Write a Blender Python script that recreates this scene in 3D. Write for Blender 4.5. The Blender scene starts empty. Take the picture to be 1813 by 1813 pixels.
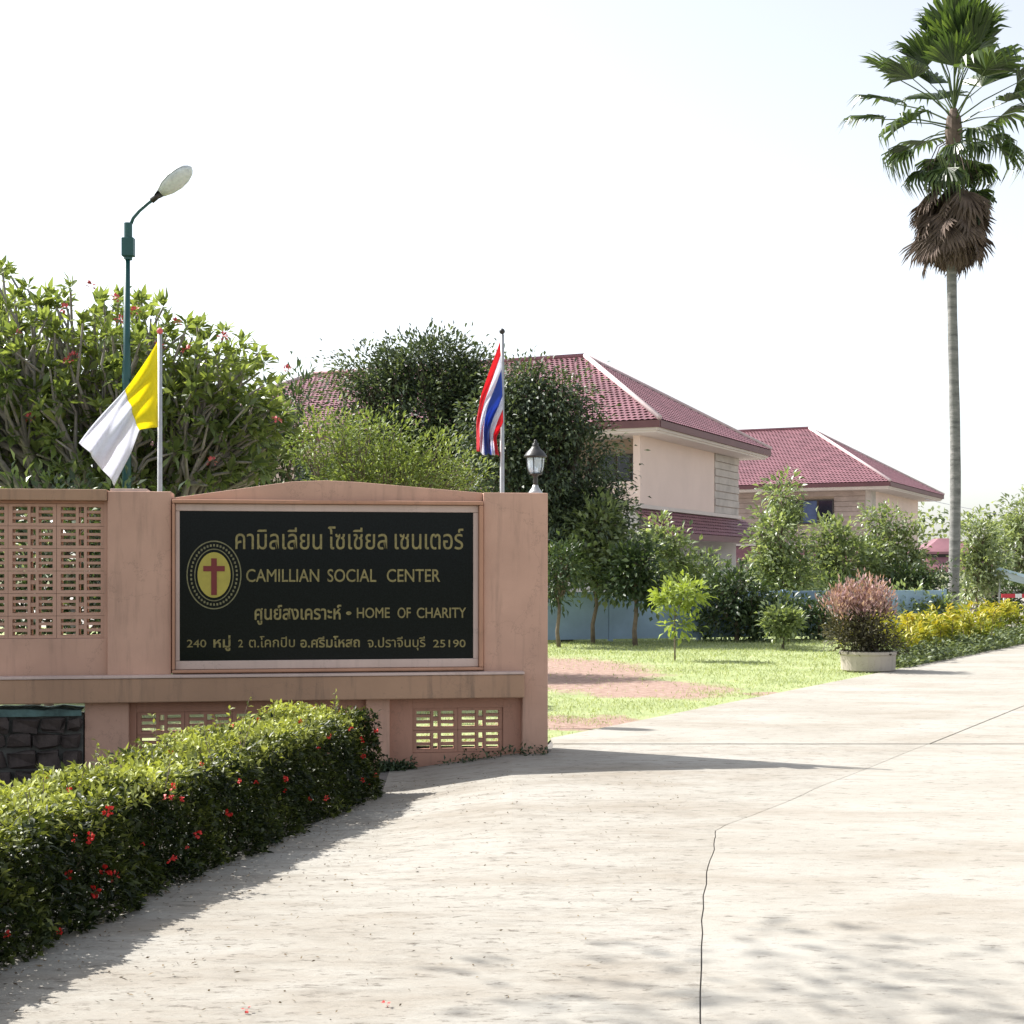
import bpy, bmesh, math, random
import numpy as np
from mathutils import Vector, Matrix

random.seed(7)
rng = np.random.default_rng(11)
SC = bpy.context.scene
COL = SC.collection
R = math.radians

# ------------------------------------------------------------------ camera
FPX, HZ, EYE = 2600.0, 1010.0, 1.6
cam = bpy.data.cameras.new('camera')
cam.sensor_width = 36
cam.lens = 36 * FPX / 1813
cam.shift_y = (HZ - 906.5) / 1813
cam.clip_end = 4000
camo = bpy.data.objects.new('camera', cam)
camo.location = (0, 0, EYE)
camo.rotation_euler = (R(90), 0, 0)
COL.objects.link(camo)
SC.camera = camo

# ------------------------------------------------------------------ sky, sun, exposure
SUN_TO = Vector((-0.88, 0.475, 0)).normalized()
SUN_EL = R(47)
world = bpy.data.worlds.new('World')
SC.world = world
world.use_nodes = True
nt = world.node_tree
nt.nodes.clear()
sky = nt.nodes.new('ShaderNodeTexSky')
sky.sky_type = 'NISHITA'
sky.sun_disc = False
sky.sun_elevation = SUN_EL
sky.sun_rotation = math.atan2(SUN_TO.x, SUN_TO.y)
sky.air_density = 1.0
sky.dust_density = 1.6
sky.ozone_density = 1.0
hsv = nt.nodes.new('ShaderNodeHueSaturation')
hsv.inputs['Saturation'].default_value = 0.36
bg = nt.nodes.new('ShaderNodeBackground')
bg.inputs['Strength'].default_value = 0.135
wo = nt.nodes.new('ShaderNodeOutputWorld')
nt.links.new(sky.outputs[0], hsv.inputs['Color'])
nt.links.new(hsv.outputs[0], bg.inputs[0])
nt.links.new(bg.outputs[0], wo.inputs[0])
sun = bpy.data.lights.new('sun', 'SUN')
sun.energy = 5.0
sun.angle = R(0.55)
sun.color = (1.0, 0.965, 0.91)
suno = bpy.data.objects.new('sun', sun)
sd = Vector((SUN_TO.x * math.cos(SUN_EL), SUN_TO.y * math.cos(SUN_EL), math.sin(SUN_EL)))
suno.rotation_euler = sd.to_track_quat('Z', 'Y').to_euler()
suno.location = (-30, 20, 40)
COL.objects.link(suno)
SC.view_settings.view_transform = 'Standard'
SC.view_settings.look = 'None'
SC.view_settings.exposure = 0.88
SC.view_settings.gamma = 1
SC.view_settings.use_curve_mapping = False
SC.cycles.max_bounces = 7
SC.cycles.transparent_max_bounces = 8


# ------------------------------------------------------------------ helpers
def at(px, py, Y):
    return Vector(((px - 906.5) / FPX * Y, Y, EYE + (HZ - py) / FPX * Y))


def gx(px, Y):
    return (px - 906.5) / FPX * Y


def lin(r, g, b):
    f = lambda c: (c / 255 / 12.92) if c / 255 <= 0.04045 else ((c / 255 + 0.055) / 1.055) ** 2.4
    return (f(r), f(g), f(b))


def tag(o, label=None, cat=None, group=None, kind=None):
    if label: o['label'] = label
    if cat: o['category'] = cat
    if group: o['group'] = group
    if kind: o['kind'] = kind
    return o


def thing(name, label, cat, loc=(0, 0, 0), rz=0, group=None):
    o = bpy.data.objects.new(name, None)
    o.empty_display_size = 0.2
    o.location = loc
    o.rotation_euler = (0, 0, rz)
    COL.objects.link(o)
    return tag(o, label, cat, group)


def mesh_np(name, V, F, smooth=False, rnd=None):
    """V (n,3) array, F list of arrays or lists (mixed tri / quad lists)"""
    me = bpy.data.meshes.new(name)
    V = np.asarray(V, dtype=np.float32)
    if isinstance(F, np.ndarray):
        nf, k = F.shape
        me.vertices.add(len(V))
        me.vertices.foreach_set('co', V.ravel())
        me.loops.add(nf * k)
        me.loops.foreach_set('vertex_index', F.astype(np.int32).ravel())
        me.polygons.add(nf)
        me.polygons.foreach_set('loop_start', np.arange(0, nf * k, k, dtype=np.int32))
        me.polygons.foreach_set('loop_total', np.full(nf, k, dtype=np.int32))
        me.update(calc_edges=True)
    else:
        me.from_pydata([tuple(map(float, v)) for v in V], [], F)
        me.update()
    if smooth:
        me.polygons.foreach_set('use_smooth', np.ones(len(me.polygons), dtype=bool))
    if rnd is not None:
        a = me.attributes.new('rnd', 'FLOAT', 'POINT')
        a.data.foreach_set('value', np.asarray(rnd, dtype=np.float32))
    return me


def obj(name, me, mat, parent=None, kind=None, bevel=0):
    o = bpy.data.objects.new(name, me)
    COL.objects.link(o)
    if mat is not None and len(me.materials) == 0:
        me.materials.append(mat)
    if parent is not None:
        o.parent = parent
    if kind:
        o['kind'] = kind
    if bevel:
        m = o.modifiers.new('bevel', 'BEVEL')
        m.width = bevel
        m.segments = 2
        m.limit_method = 'ANGLE'
        m.angle_limit = R(40)
    return o


class MB:
    def __init__(s):
        s.v = []
        s.f = []

    def add(s, V, F):
        n = len(s.v)
        s.v += [tuple(map(float, v)) for v in V]
        s.f += [[i + n for i in f] for f in F]
        return s

    def box(s, x0, x1, y0, y1, z0, z1):
        V = [(x0, y0, z0), (x1, y0, z0), (x1, y1, z0), (x0, y1, z0), (x0, y0, z1), (x1, y0, z1), (x1, y1, z1), (x0, y1, z1)]
        return s.add(V, [[3, 2, 1, 0], [4, 5, 6, 7], [0, 1, 5, 4], [1, 2, 6, 5], [2, 3, 7, 6], [3, 0, 4, 7]])

    def prism_y(s, pts, y0, y1):
        """polygon in x,z (counter-clockwise seen from -y) extruded along y"""
        n = len(pts)
        V = [(p[0], y0, p[1]) for p in pts] + [(p[0], y1, p[1]) for p in pts]
        F = [list(range(n)), list(range(2 * n - 1, n - 1, -1))]
        for i in range(n):
            j = (i + 1) % n
            F.append([i, i + n, j + n, j])
        return s.add(V, F)

    def tube(s, pts, rad, n=8, cap=True):
        pts = [Vector(p) for p in pts]
        m = len(pts)
        if not hasattr(rad, '__len__'):
            rad = [rad] * m
        V = []
        F = []
        t0 = (pts[1] - pts[0]).normalized()
        ref = Vector((0, 0, 1)) if abs(t0.z) < 0.9 else Vector((1, 0, 0))
        u = t0.cross(ref).normalized()
        for i in range(m):
            t = (pts[min(i + 1, m - 1)] - pts[max(i - 1, 0)]).normalized()
            u = (u - t * u.dot(t)).normalized()
            w = t.cross(u)
            for k in range(n):
                a = 2 * math.pi * k / n
                V.append(pts[i] + (u * math.cos(a) + w * math.sin(a)) * rad[i])
        for i in range(m - 1):
            for k in range(n):
                F.append([i * n + k, i * n + (k + 1) % n, (i + 1) * n + (k + 1) % n, (i + 1) * n + k])
        if cap:
            F.append(list(range(n - 1, -1, -1)))
            F.append([(m - 1) * n + k for k in range(n)])
        return s.add(V, F)

    def lathe(s, prof, n=16, c=(0, 0, 0)):
        V = []
        F = []
        m = len(prof)
        for r, z in prof:
            for k in range(n):
                a = 2 * math.pi * k / n
                V.append((c[0] + r * math.cos(a), c[1] + r * math.sin(a), c[2] + z))
        for i in range(m - 1):
            for k in range(n):
                F.append([i * n + k, i * n + (k + 1) % n, (i + 1) * n + (k + 1) % n, (i + 1) * n + k])
        F.append(list(range(n - 1, -1, -1)))
        F.append([(m - 1) * n + k for k in range(n)])
        return s.add(V, F)

    def build(s, name, mat, parent=None, smooth=False, bevel=0, kind=None):
        me = bpy.data.meshes.new(name)
        me.from_pydata(s.v, [], s.f)
        me.update()
        if smooth:
            me.polygons.foreach_set('use_smooth', np.ones(len(me.polygons), dtype=bool))
        return obj(name, me, mat, parent, kind, bevel)


# ------------------------------------------------------------------ materials
def new_mat(name):
    m = bpy.data.materials.new(name)
    m.use_nodes = True
    t = m.node_tree
    t.nodes.clear()
    out = t.nodes.new('ShaderNodeOutputMaterial')
    b = t.nodes.new('ShaderNodeBsdfPrincipled')
    t.links.new(b.outputs[0], out.inputs[0])
    return m, t, b, out


def noise(t, scale, detail=6, rough=0.6, vec=None, coord='Object', stretch=None):
    n = t.nodes.new('ShaderNodeTexNoise')
    n.inputs['Scale'].default_value = scale
    n.inputs['Detail'].default_value = detail
    n.inputs['Roughness'].default_value = rough
    if coord == 'World':
        g = t.nodes.new('ShaderNodeNewGeometry')
        src = g.outputs['Position']
    else:
        tc = t.nodes.new('ShaderNodeTexCoord')
        src = tc.outputs[coord]
    if stretch:
        mp = t.nodes.new('ShaderNodeMapping')
        mp.inputs['Scale'].default_value = stretch[:3]
        if len(stretch) > 3:
            mp.inputs['Rotation'].default_value[2] = stretch[3]
        t.links.new(src, mp.inputs[0])
        src = mp.outputs[0]
    t.links.new(src, n.inputs['Vector'])
    return n


def ramp(t, fac, stops):
    r = t.nodes.new('ShaderNodeValToRGB')
    e = r.color_ramp.elements
    while len(e) < len(stops):
        e.new(0.5)
    for i, (p, c) in enumerate(stops):
        e[i].position = p
        e[i].color = (*c, 1) if len(c) == 3 else c
    t.links.new(fac, r.inputs[0])
    return r


def mixc(t, fac, a, b, mode='MIX'):
    m = t.nodes.new('ShaderNodeMix')
    m.data_type = 'RGBA'
    m.blend_type = mode
    for sock, val in ((0, fac), (6, a), (7, b)):
        if isinstance(val, (int, float)):
            m.inputs[sock].default_value = val
        elif isinstance(val, tuple):
            m.inputs[sock].default_value = (*val[:3], 1)
        else:
            t.links.new(val, m.inputs[sock])
    return m.outputs[2]


def bump(t, b, h, strength=0.3, dist=0.01):
    n = t.nodes.new('ShaderNodeBump')
    n.inputs['Strength'].default_value = strength
    n.inputs['Distance'].default_value = dist
    t.links.new(h, n.inputs['Height'])
    t.links.new(n.outputs[0], b.inputs['Normal'])


def simple(name, col, rough=0.6, var=0.12, scale=6, bmp=0.15, bscale=60, metal=0, spec=0.5, coord='Object'):
    m, t, b, o = new_mat(name)
    n = noise(t, scale, coord=coord)
    lo = tuple(max(0, c * (1 - var)) for c in col)
    hi = tuple(min(1, c * (1 + var)) for c in col)
    r = ramp(t, n.outputs['Fac'], [(0.3, lo), (0.7, hi)])
    t.links.new(r.outputs[0], b.inputs['Base Color'])
    b.inputs['Roughness'].default_value = rough
    b.inputs['Metallic'].default_value = metal
    b.inputs['Specular IOR Level'].default_value = spec
    if bmp:
        n2 = noise(t, bscale, coord=coord)
        bump(t, b, n2.outputs['Fac'], bmp, 0.01)
    return m


def plaster(name, col, grime=(0.12, 0.095, 0.075), gamt=0.36):
    """painted render with mottling, faint vertical runs and dirty spots"""
    m, t, b, o = new_mat(name)
    n1 = noise(t, 1.6, 5)
    c = ramp(t, n1.outputs['Fac'], [(0.3, tuple(x * 0.86 for x in col)), (0.7, tuple(x * 1.08 for x in col))]).outputs[0]
    runs = noise(t, 2.5, 6, 0.65, stretch=(5, 5, 0.5))
    k = ramp(t, runs.outputs['Fac'], [(0.52, (0, 0, 0)), (0.78, (1, 1, 1))]).outputs[0]
    mt = t.nodes.new('ShaderNodeMath'); mt.operation = 'MULTIPLY'
    t.links.new(k, mt.inputs[0]); mt.inputs[1].default_value = gamt
    c = mixc(t, mt.outputs[0], c, grime)
    sp = noise(t, 22, 3, 0.7)
    k2 = ramp(t, sp.outputs['Fac'], [(0.66, (0, 0, 0)), (0.74, (1, 1, 1))]).outputs[0]
    mt2 = t.nodes.new('ShaderNodeMath'); mt2.operation = 'MULTIPLY'
    t.links.new(k2, mt2.inputs[0]); mt2.inputs[1].default_value = gamt * 0.5
    c = mixc(t, mt2.outputs[0], c, grime)
    pt = noise(t, 0.9, 3, 0.4)
    kp = ramp(t, pt.outputs['Fac'], [(0.53, (0, 0, 0)), (0.56, (0.5, 0.5, 0.5))]).outputs[0]
    c = mixc(t, kp, c, tuple(x * 0.90 for x in col))
    vo = t.nodes.new('ShaderNodeTexVoronoi')
    vo.feature = 'DISTANCE_TO_EDGE'
    vo.inputs['Scale'].default_value = 1.1
    tc = t.nodes.new('ShaderNodeTexCoord')
    wn = noise(t, 4, 5, 0.7)
    wa = t.nodes.new('ShaderNodeVectorMath'); wa.operation = 'MULTIPLY_ADD'
    t.links.new(wn.outputs['Color'], wa.inputs[0]); wa.inputs[1].default_value = (.5, .5, .5)
    t.links.new(tc.outputs['Object'], wa.inputs[2])
    t.links.new(wa.outputs[0], vo.inputs['Vector'])
    kv = ramp(t, vo.outputs['Distance'], [(0.0, (0.28, 0.28, 0.28)), (0.006, (0, 0, 0))]).outputs[0]
    c = mixc(t, kv, c, grime)
    t.links.new(c, b.inputs['Base Color'])
    b.inputs['Roughness'].default_value = 0.75
    b.inputs['Specular IOR Level'].default_value = 0.3
    n2 = noise(t, 90, 4)
    bump(t, b, n2.outputs['Fac'], 0.2, 0.006)
    return m


def leafmat(name, cols, rough=0.42, trans=0.35, spec=0.4):
    """cols: three albedos spread leaf by leaf through the 'rnd' attribute"""
    m, t, b, o = new_mat(name)
    a = t.nodes.new('ShaderNodeAttribute')
    a.attribute_name = 'rnd'
    n = len(cols)
    r = ramp(t, a.outputs['Fac'], [(i / (n - 1), c) for i, c in enumerate(cols)])
    nz = noise(t, 3.0, 2)
    c = mixc(t, nz.outputs['Fac'], r.outputs[0], (0.9, 0.9, 0.9), 'MULTIPLY')
    t.links.new(c, b.inputs['Base Color'])
    b.inputs['Roughness'].default_value = rough
    b.inputs['Specular IOR Level'].default_value = spec
    tr = t.nodes.new('ShaderNodeBsdfTranslucent')
    c2 = mixc(t, 1.0, c, (1.0, 1.0, 0.45), 'MULTIPLY')
    t.links.new(c2, tr.inputs[0])
    mx = t.nodes.new('ShaderNodeMixShader')
    mx.inputs[0].default_value = trans
    t.links.new(b.outputs[0], mx.inputs[1])
    t.links.new(tr.outputs[0], mx.inputs[2])
    t.links.new(mx.outputs[0], o.inputs[0])
    return m


M = {}
SALMON = (0.54, 0.335, 0.252)
M['salmon'] = plaster('salmon_plaster', SALMON)
M['salmon_beam'] = plaster('weathered_beam_plaster', (0.40, 0.25, 0.165), gamt=0.75)
M['salmon_dark'] = plaster('terracotta_plaster', (0.46, 0.25, 0.18))
M['trim'] = plaster('pale_trim_plaster', (0.58, 0.45, 0.40), gamt=0.25)
M['frame'] = plaster('brown_frame_plaster', (0.46, 0.25, 0.165), gamt=0.35)
M['granite'] = simple('black_granite', (0.006, 0.008, 0.009), 0.12, 0.5, 90, 0, spec=0.12)
M['gold'] = simple('gold_paint', (0.21, 0.175, 0.065), 0.45, 0.3, 40, 0, metal=0.15)
M['gold_dull'] = simple('dull_gold_paint', (0.16, 0.15, 0.07), 0.5, 0.3, 40, 0)
M['emblem_yellow'] = simple('emblem_yellow', (0.38, 0.32, 0.05), 0.45, 0.08, 20, 0)
M['emblem_red'] = simple('emblem_red', (0.15, 0.010, 0.010), 0.45, 0.08, 20, 0)
M['green_steel'] = simple('green_painted_steel', (0.012, 0.075, 0.075), 0.4, 0.15, 8, 0.05)
M['grey_steel'] = simple('galvanised_steel', (0.42, 0.43, 0.44), 0.4, 0.12, 20, 0.05, metal=0.4)
M['lamp_shell'] = simple('lamp_shell', (0.45, 0.48, 0.50), 0.35, 0.06, 8, 0, metal=0.2)
M['lamp_lens'] = simple('lamp_lens', (0.58, 0.63, 0.66), 0.2, 0.15, 18, 0)
M['black_iron'] = simple('black_iron', (0.03, 0.028, 0.028), 0.45, 0.2, 20, 0.1)
M['laterite'] = simple('laterite_stone', (0.055, 0.042, 0.038), 0.9, 0.45, 9, 0.8, 25)
M['mortar'] = simple('mortar', (0.085, 0.085, 0.078), 0.95, 0.25, 12, 0.5, 40)
M['teal'] = simple('teal_moss_lip', (0.085, 0.15, 0.145), 0.85, 0.7, 5, 0.4, 30)
M['bark_grey'] = simple('grey_bark', (0.27, 0.25, 0.23), 0.9, 0.35, 9, 0.6, 30)
M['bark_dark'] = simple('dark_bark', (0.09, 0.075, 0.06), 0.95, 0.35, 9, 0.6, 30)
M['bark_brown'] = simple('brown_bark', (0.17, 0.13, 0.10), 0.95, 0.35, 9, 0.6, 30)
M['cream_wall'] = simple('cream_house_wall', (0.70, 0.56, 0.50), 0.8, 0.05, 0.5, 0.05, coord='World')
M['tan_wall'] = simple('tan_house_wall', (0.34, 0.26, 0.20), 0.8, 0.08, 0.5, 0.05, coord='World')
M['grey_wall'] = simple('grey_house_wall', (0.45, 0.44, 0.42), 0.8, 0.08, 0.5, 0.05, coord='World')
M['stone_course'] = simple('stone_cladding', (0.44, 0.40, 0.37), 0.85, 0.2, 1.2, 0.3, 10, coord='World')
M['brown_course'] = simple('brown_cladding', (0.36, 0.29, 0.26), 0.85, 0.2, 1.2, 0.3, 10, coord='World')
M['soffit'] = simple('soffit_board', (0.60, 0.54, 0.50), 0.8, 0.05, 1, 0, coord='World')
M['fascia'] = simple('maroon_fascia', (0.13, 0.05, 0.055), 0.55, 0.12, 1, 0, coord='World')
M['tile'] = simple('maroon_roof_tile', (0.25, 0.115, 0.135), 0.5, 0.25, 1.1, 0.1, 12, coord='World')
M['ridge_cap'] = simple('pale_ridge_mortar', (0.58, 0.46, 0.46), 0.8, 0.1, 2, 0.2, coord='World')
M['win_frame'] = simple('dark_window_frame', (0.035, 0.03, 0.03), 0.5, 0.1, 5, 0)
M['win_glass'] = simple('dark_window_glass', (0.012, 0.016, 0.03), 0.08, 0.2, 1, 0, spec=0.5)
M['curtain'] = simple('blue_curtain', (0.07, 0.10, 0.20), 0.8, 0.2, 3, 0)
M['blue_panel'] = simple('blue_painted_panel', (0.30, 0.41, 0.56), 0.6, 0.2, 1.1, 0.1, 20)
M['pale_blue'] = simple('pale_blue_sheet', (0.50, 0.66, 0.74), 0.4, 0.08, 2, 0.05)
M['red_paint'] = simple('red_paint', (0.55, 0.03, 0.05), 0.45, 0.12, 4, 0)
M['white_paint'] = simple('white_paint', (0.75, 0.75, 0.73), 0.5, 0.06, 4, 0)
M['planter'] = plaster('planter_concrete', (0.46, 0.41, 0.35), gamt=0.6)
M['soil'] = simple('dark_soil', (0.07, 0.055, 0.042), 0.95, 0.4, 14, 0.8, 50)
M['cable'] = simple('grey_cable', (0.35, 0.36, 0.4), 0.6, 0.05, 4, 0)
M['dead_leaf'] = simple('dead_palm_leaf', (0.135, 0.098, 0.078), 0.9, 0.5, 2.0, 0.4, 40)
M['petal_red'] = simple('red_petal', (0.60, 0.025, 0.02), 0.55, 0.3, 30, 0)
M['petal_pink'] = simple('pink_petal', (0.62, 0.12, 0.14), 0.55, 0.25, 20, 0)
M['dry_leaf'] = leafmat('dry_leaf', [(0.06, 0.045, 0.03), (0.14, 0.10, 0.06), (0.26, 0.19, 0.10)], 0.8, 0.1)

# leaves
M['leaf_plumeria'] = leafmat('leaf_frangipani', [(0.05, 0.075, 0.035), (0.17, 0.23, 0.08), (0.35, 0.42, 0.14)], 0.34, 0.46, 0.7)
M['leaf_dark'] = leafmat('leaf_dark', [(0.04, 0.06, 0.045), (0.08, 0.11, 0.07), (0.22, 0.26, 0.14)], 0.45, 0.3, 0.4)
M['leaf_pale'] = leafmat('leaf_pale', [(0.12, 0.17, 0.05), (0.22, 0.28, 0.09), (0.34, 0.40, 0.14)], 0.5, 0.4, 0.35)
M['leaf_mid'] = leafmat('leaf_mid', [(0.085, 0.12, 0.065), (0.24, 0.30, 0.15), (0.46, 0.52, 0.30)], 0.33, 0.45, 0.7)
M['leaf_mid_dark'] = leafmat('leaf_mid_dark', [(0.03, 0.055, 0.03), (0.07, 0.11, 0.05), (0.18, 0.23, 0.10)], 0.4, 0.28, 0.5)
M['leaf_sapling'] = leafmat('leaf_sapling', [(0.20, 0.27, 0.06), (0.32, 0.40, 0.09), (0.42, 0.50, 0.14)], 0.5, 0.4)
M['leaf_hedge'] = leafmat('leaf_hedge', [(0.012, 0.022, 0.008), (0.065, 0.085, 0.02), (0.50, 0.54, 0.15)], 0.42, 0.34, 0.3)  # pale stop carries the painted sun of the hedge top, dark stops painted shade
M['leaf_pink'] = leafmat('leaf_pink_top', [(0.34, 0.19, 0.20), (0.50, 0.31, 0.33), (0.62, 0.44, 0.45)], 0.5, 0.3)
M['leaf_purple'] = leafmat('leaf_purple_brown', [(0.04, 0.035, 0.022), (0.09, 0.085, 0.05), (0.20, 0.18, 0.12)], 0.5, 0.25)
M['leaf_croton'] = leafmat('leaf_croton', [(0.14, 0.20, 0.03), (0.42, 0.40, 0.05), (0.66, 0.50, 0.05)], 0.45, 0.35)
M['leaf_ground'] = leafmat('leaf_ground_cover', [(0.07, 0.10, 0.05), (0.15, 0.19, 0.10), (0.25, 0.30, 0.17)], 0.5, 0.3)
M['leaf_palm'] = leafmat('leaf_palm', [(0.03, 0.05, 0.025), (0.065, 0.11, 0.035), (0.13, 0.19, 0.05)], 0.35, 0.4, 0.6)
M['petiole'] = simple('palm_petiole', (0.14, 0.16, 0.07), 0.6, 0.2, 4, 0)
M['grass'] = leafmat('grass_blade', [(0.26, 0.32, 0.14), (0.42, 0.48, 0.23), (0.56, 0.58, 0.35)], 0.6, 0.35, 0.2)


def mat_concrete(name, rough_amt):
    m, t, b, o = new_mat(name)
    n1 = noise(t, 0.45, 6, 0.6, coord='World')
    c = ramp(t, n1.outputs['Fac'], [(0.25, (0.31, 0.285, 0.245)), (0.5, (0.365, 0.345, 0.305)), (0.75, (0.41, 0.39, 0.355))]).outputs[0]
    # brownish dirt drifts lying across the drive
    n2 = noise(t, 0.8, 8, 0.7, coord='World', stretch=(0.6, 1.5, 1, 0.3))
    k = ramp(t, n2.outputs['Fac'], [(0.49 - .03 * rough_amt, (0, 0, 0)), (0.72, (0.45 + .35 * rough_amt,) * 3)]).outputs[0]
    c = mixc(t, k, c, (0.225, 0.18, 0.13))
    # broom strokes across the slab
    n3 = noise(t, 3.6, 9, 0.76, coord='World', stretch=(0.8, 2.3, 1, 0.35))
    k3 = ramp(t, n3.outputs['Fac'], [(0.52 - .05 * rough_amt, (0, 0, 0)), (0.70, (0.35 + .45 * rough_amt,) * 3)]).outputs[0]
    c = mixc(t, k3, c, (0.205, 0.185, 0.155))
    # short dark dashes of trodden dirt
    for sc, rot, th in ((9.0, 0.9, 0.565), (13.0, 0.15, 0.575), (5.5, 1.25, 0.59)):
        n4 = noise(t, sc, 6, 0.72, coord='World', stretch=(0.75, 2.0, 1, rot))
        k4 = ramp(t, n4.outputs['Fac'], [(th + .05 * (1 - rough_amt), (0, 0, 0)), (th + .09 + .05 * (1 - rough_amt), (0.85,) * 3)]).outputs[0]
        c = mixc(t, k4, c, (0.125, 0.108, 0.088))
    t.links.new(c, b.inputs['Base Color'])
    b.inputs['Roughness'].default_value = 0.85
    b.inputs['Specular IOR Level'].default_value = 0.25
    n5 = noise(t, 30, 8, 0.72, coord='World', stretch=(0.6, 1.6, 1, 0.3))
    bump(t, b, n5.outputs['Fac'], 0.45 + .45 * rough_amt, 0.014)
    return m


M['concrete_rough'] = mat_concrete('worn_driveway_concrete', 0.7)
M['concrete'] = mat_concrete('driveway_concrete', 0.4)
M['crack_fill'] = simple('crack_dirt', (0.15, 0.14, 0.13), 0.95, 0.3, 8, 0.4, 30, coord='World')


# bare-earth mask of the lawn in world metres (used by the material and by the grass blades)
DIRT = [(0.5, 23.2, 2.0, 4.3), (1.7, 20.0, 1.35, 1.7), (0.75, 15.3, 1.0, 0.8), (3.7, 19.1, 0.9, 0.35), (-1.5, 21.5, 2.0, 3.0)]


def dirt_amount(x, y):
    d = np.zeros_like(x)
    x = x + .35 * np.sin(y * 2.1 + x) + .2 * np.sin(y * 5.3)
    y = y + .5 * np.sin(x * 1.9) + .3 * np.sin(x * 4.7 + y)
    for cx, cy, rx, ry in DIRT:
        q = ((x - cx) / rx) ** 2 + ((y - cy) / ry) ** 2
        d = np.maximum(d, np.clip((1.3 - q) / 0.9, 0, 1))
    return d


def mat_lawn():
    m, t, b, o = new_mat('lawn_soil')
    n1 = noise(t, 1.3, 8, 0.7, coord='World')
    g = ramp(t, n1.outputs['Fac'], [(0.3, (0.26, 0.31, 0.14)), (0.55, (0.36, 0.41, 0.20)), (0.75, (0.43, 0.45, 0.27))]).outputs[0]
    n2 = noise(t, 9, 8, 0.75, coord='World')
    d = ramp(t, n2.outputs['Fac'], [(0.3, (0.22, 0.145, 0.11)), (0.5, (0.36, 0.25, 0.205)), (0.7, (0.50, 0.38, 0.32))]).outputs[0]
    geo = t.nodes.new('ShaderNodeNewGeometry')
    wn = noise(t, 0.9, 6, 0.65, coord='World')
    wv = t.nodes.new('ShaderNodeVectorMath'); wv.operation = 'MULTIPLY_ADD'
    t.links.new(wn.outputs['Color'], wv.inputs[0])
    wv.inputs[1].default_value = (1.6, 2.4, 0); wv.inputs[2].default_value = (-0.8, -1.2, 0)
    wp = t.nodes.new('ShaderNodeVectorMath'); wp.operation = 'ADD'
    t.links.new(geo.outputs['Position'], wp.inputs[0]); t.links.new(wv.outputs[0], wp.inputs[1])
    acc = None
    for cx, cy, rx, ry in DIRT:
        q = t.nodes.new('ShaderNodeVectorMath'); q.operation = 'SUBTRACT'
        t.links.new(wp.outputs[0], q.inputs[0]); q.inputs[1].default_value = (cx, cy, 0)
        q2 = t.nodes.new('ShaderNodeVectorMath'); q2.operation = 'MULTIPLY'
        t.links.new(q.outputs[0], q2.inputs[0]); q2.inputs[1].default_value = (1 / rx, 1 / ry, 0)
        q3 = t.nodes.new('ShaderNodeVectorMath'); q3.operation = 'LENGTH'
        t.links.new(q2.outputs[0], q3.inputs[0])
        if acc is None:
            acc = q3.outputs['Value']
        else:
            mn = t.nodes.new('ShaderNodeMath'); mn.operation = 'MINIMUM'
            t.links.new(acc, mn.inputs[0]); t.links.new(q3.outputs['Value'], mn.inputs[1])
            acc = mn.outputs[0]
    n3 = noise(t, 7.0, 8, 0.75, coord='World')
    m3 = t.nodes.new('ShaderNodeMath'); m3.operation = 'MULTIPLY_ADD'
    t.links.new(n3.outputs['Fac'], m3.inputs[0]); m3.inputs[1].default_value = 1.3; m3.inputs[2].default_value = -0.65
    ad = t.nodes.new('ShaderNodeMath'); ad.operation = 'ADD'
    t.links.new(acc, ad.inputs[0]); t.links.new(m3.outputs[0], ad.inputs[1])
    k = ramp(t, ad.outputs[0], [(0.80, (1, 1, 1)), (1.0, (0, 0, 0))]).outputs[0]
    c = mixc(t, k, g, d)
    t.links.new(c, b.inputs['Base Color'])
    b.inputs['Roughness'].default_value = 0.95
    b.inputs['Specular IOR Level'].default_value = 0.1
    n5 = noise(t, 25, 8, 0.7, coord='World')
    bump(t, b, n5.outputs['Fac'], 0.9, 0.03)
    return m


M['lawn'] = mat_lawn()
M['ground'] = simple('far_ground', (0.16, 0.17, 0.08), 0.95, 0.35, 0.15, 0.3, 3, coord='World')


# ------------------------------------------------------------------ ground, lawn, driveway
def sstep(x):
    x = min(1, max(0, x))
    return x * x * (3 - 2 * x)


def dip(x, y):
    return -0.12 * sstep((0.25 - x) / 1.3) * sstep((y - 6) / 5) - 0.02 * sstep((-x - 1) / 2)


def flat_poly(name, pts, z, mat, cell=None, zf=None, solid=0, jit=0.0):
    bm = bmesh.new()
    vs = [bm.verts.new((x, y, 0)) for x, y in pts]
    bm.faces.new(vs)
    if cell:
        xs = [p[0] for p in pts]; ys = [p[1] for p in pts]
        for ax, lo, hi in ((0, min(xs), max(xs)), (1, min(ys), max(ys))):
            q = math.ceil(lo / cell) * cell
            while q < hi:
                co = [0, 0, 0]; no = [0, 0, 0]
                co[ax] = q; no[ax] = 1
                bmesh.ops.bisect_plane(bm, geom=bm.verts[:] + bm.edges[:] + bm.faces[:], plane_co=co, plane_no=no, dist=1e-5)
                q += cell
    for v in bm.verts:
        v.co.z = z + (zf(v.co.x, v.co.y) if zf else 0)
    bmesh.ops.recalc_face_normals(bm, faces=bm.faces[:])
    if bm.faces[:] and sum(f.normal.z for f in bm.faces) < 0:
        bmesh.ops.reverse_faces(bm, faces=bm.faces[:])
    me = bpy.data.meshes.new(name)
    bm.to_mesh(me)
    bm.free()
    o = obj(name, me, mat)
    if solid:
        md = o.modifiers.new('solid', 'SOLIDIFY')
        md.thickness = solid
        md.offset = -1
    return o


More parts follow.
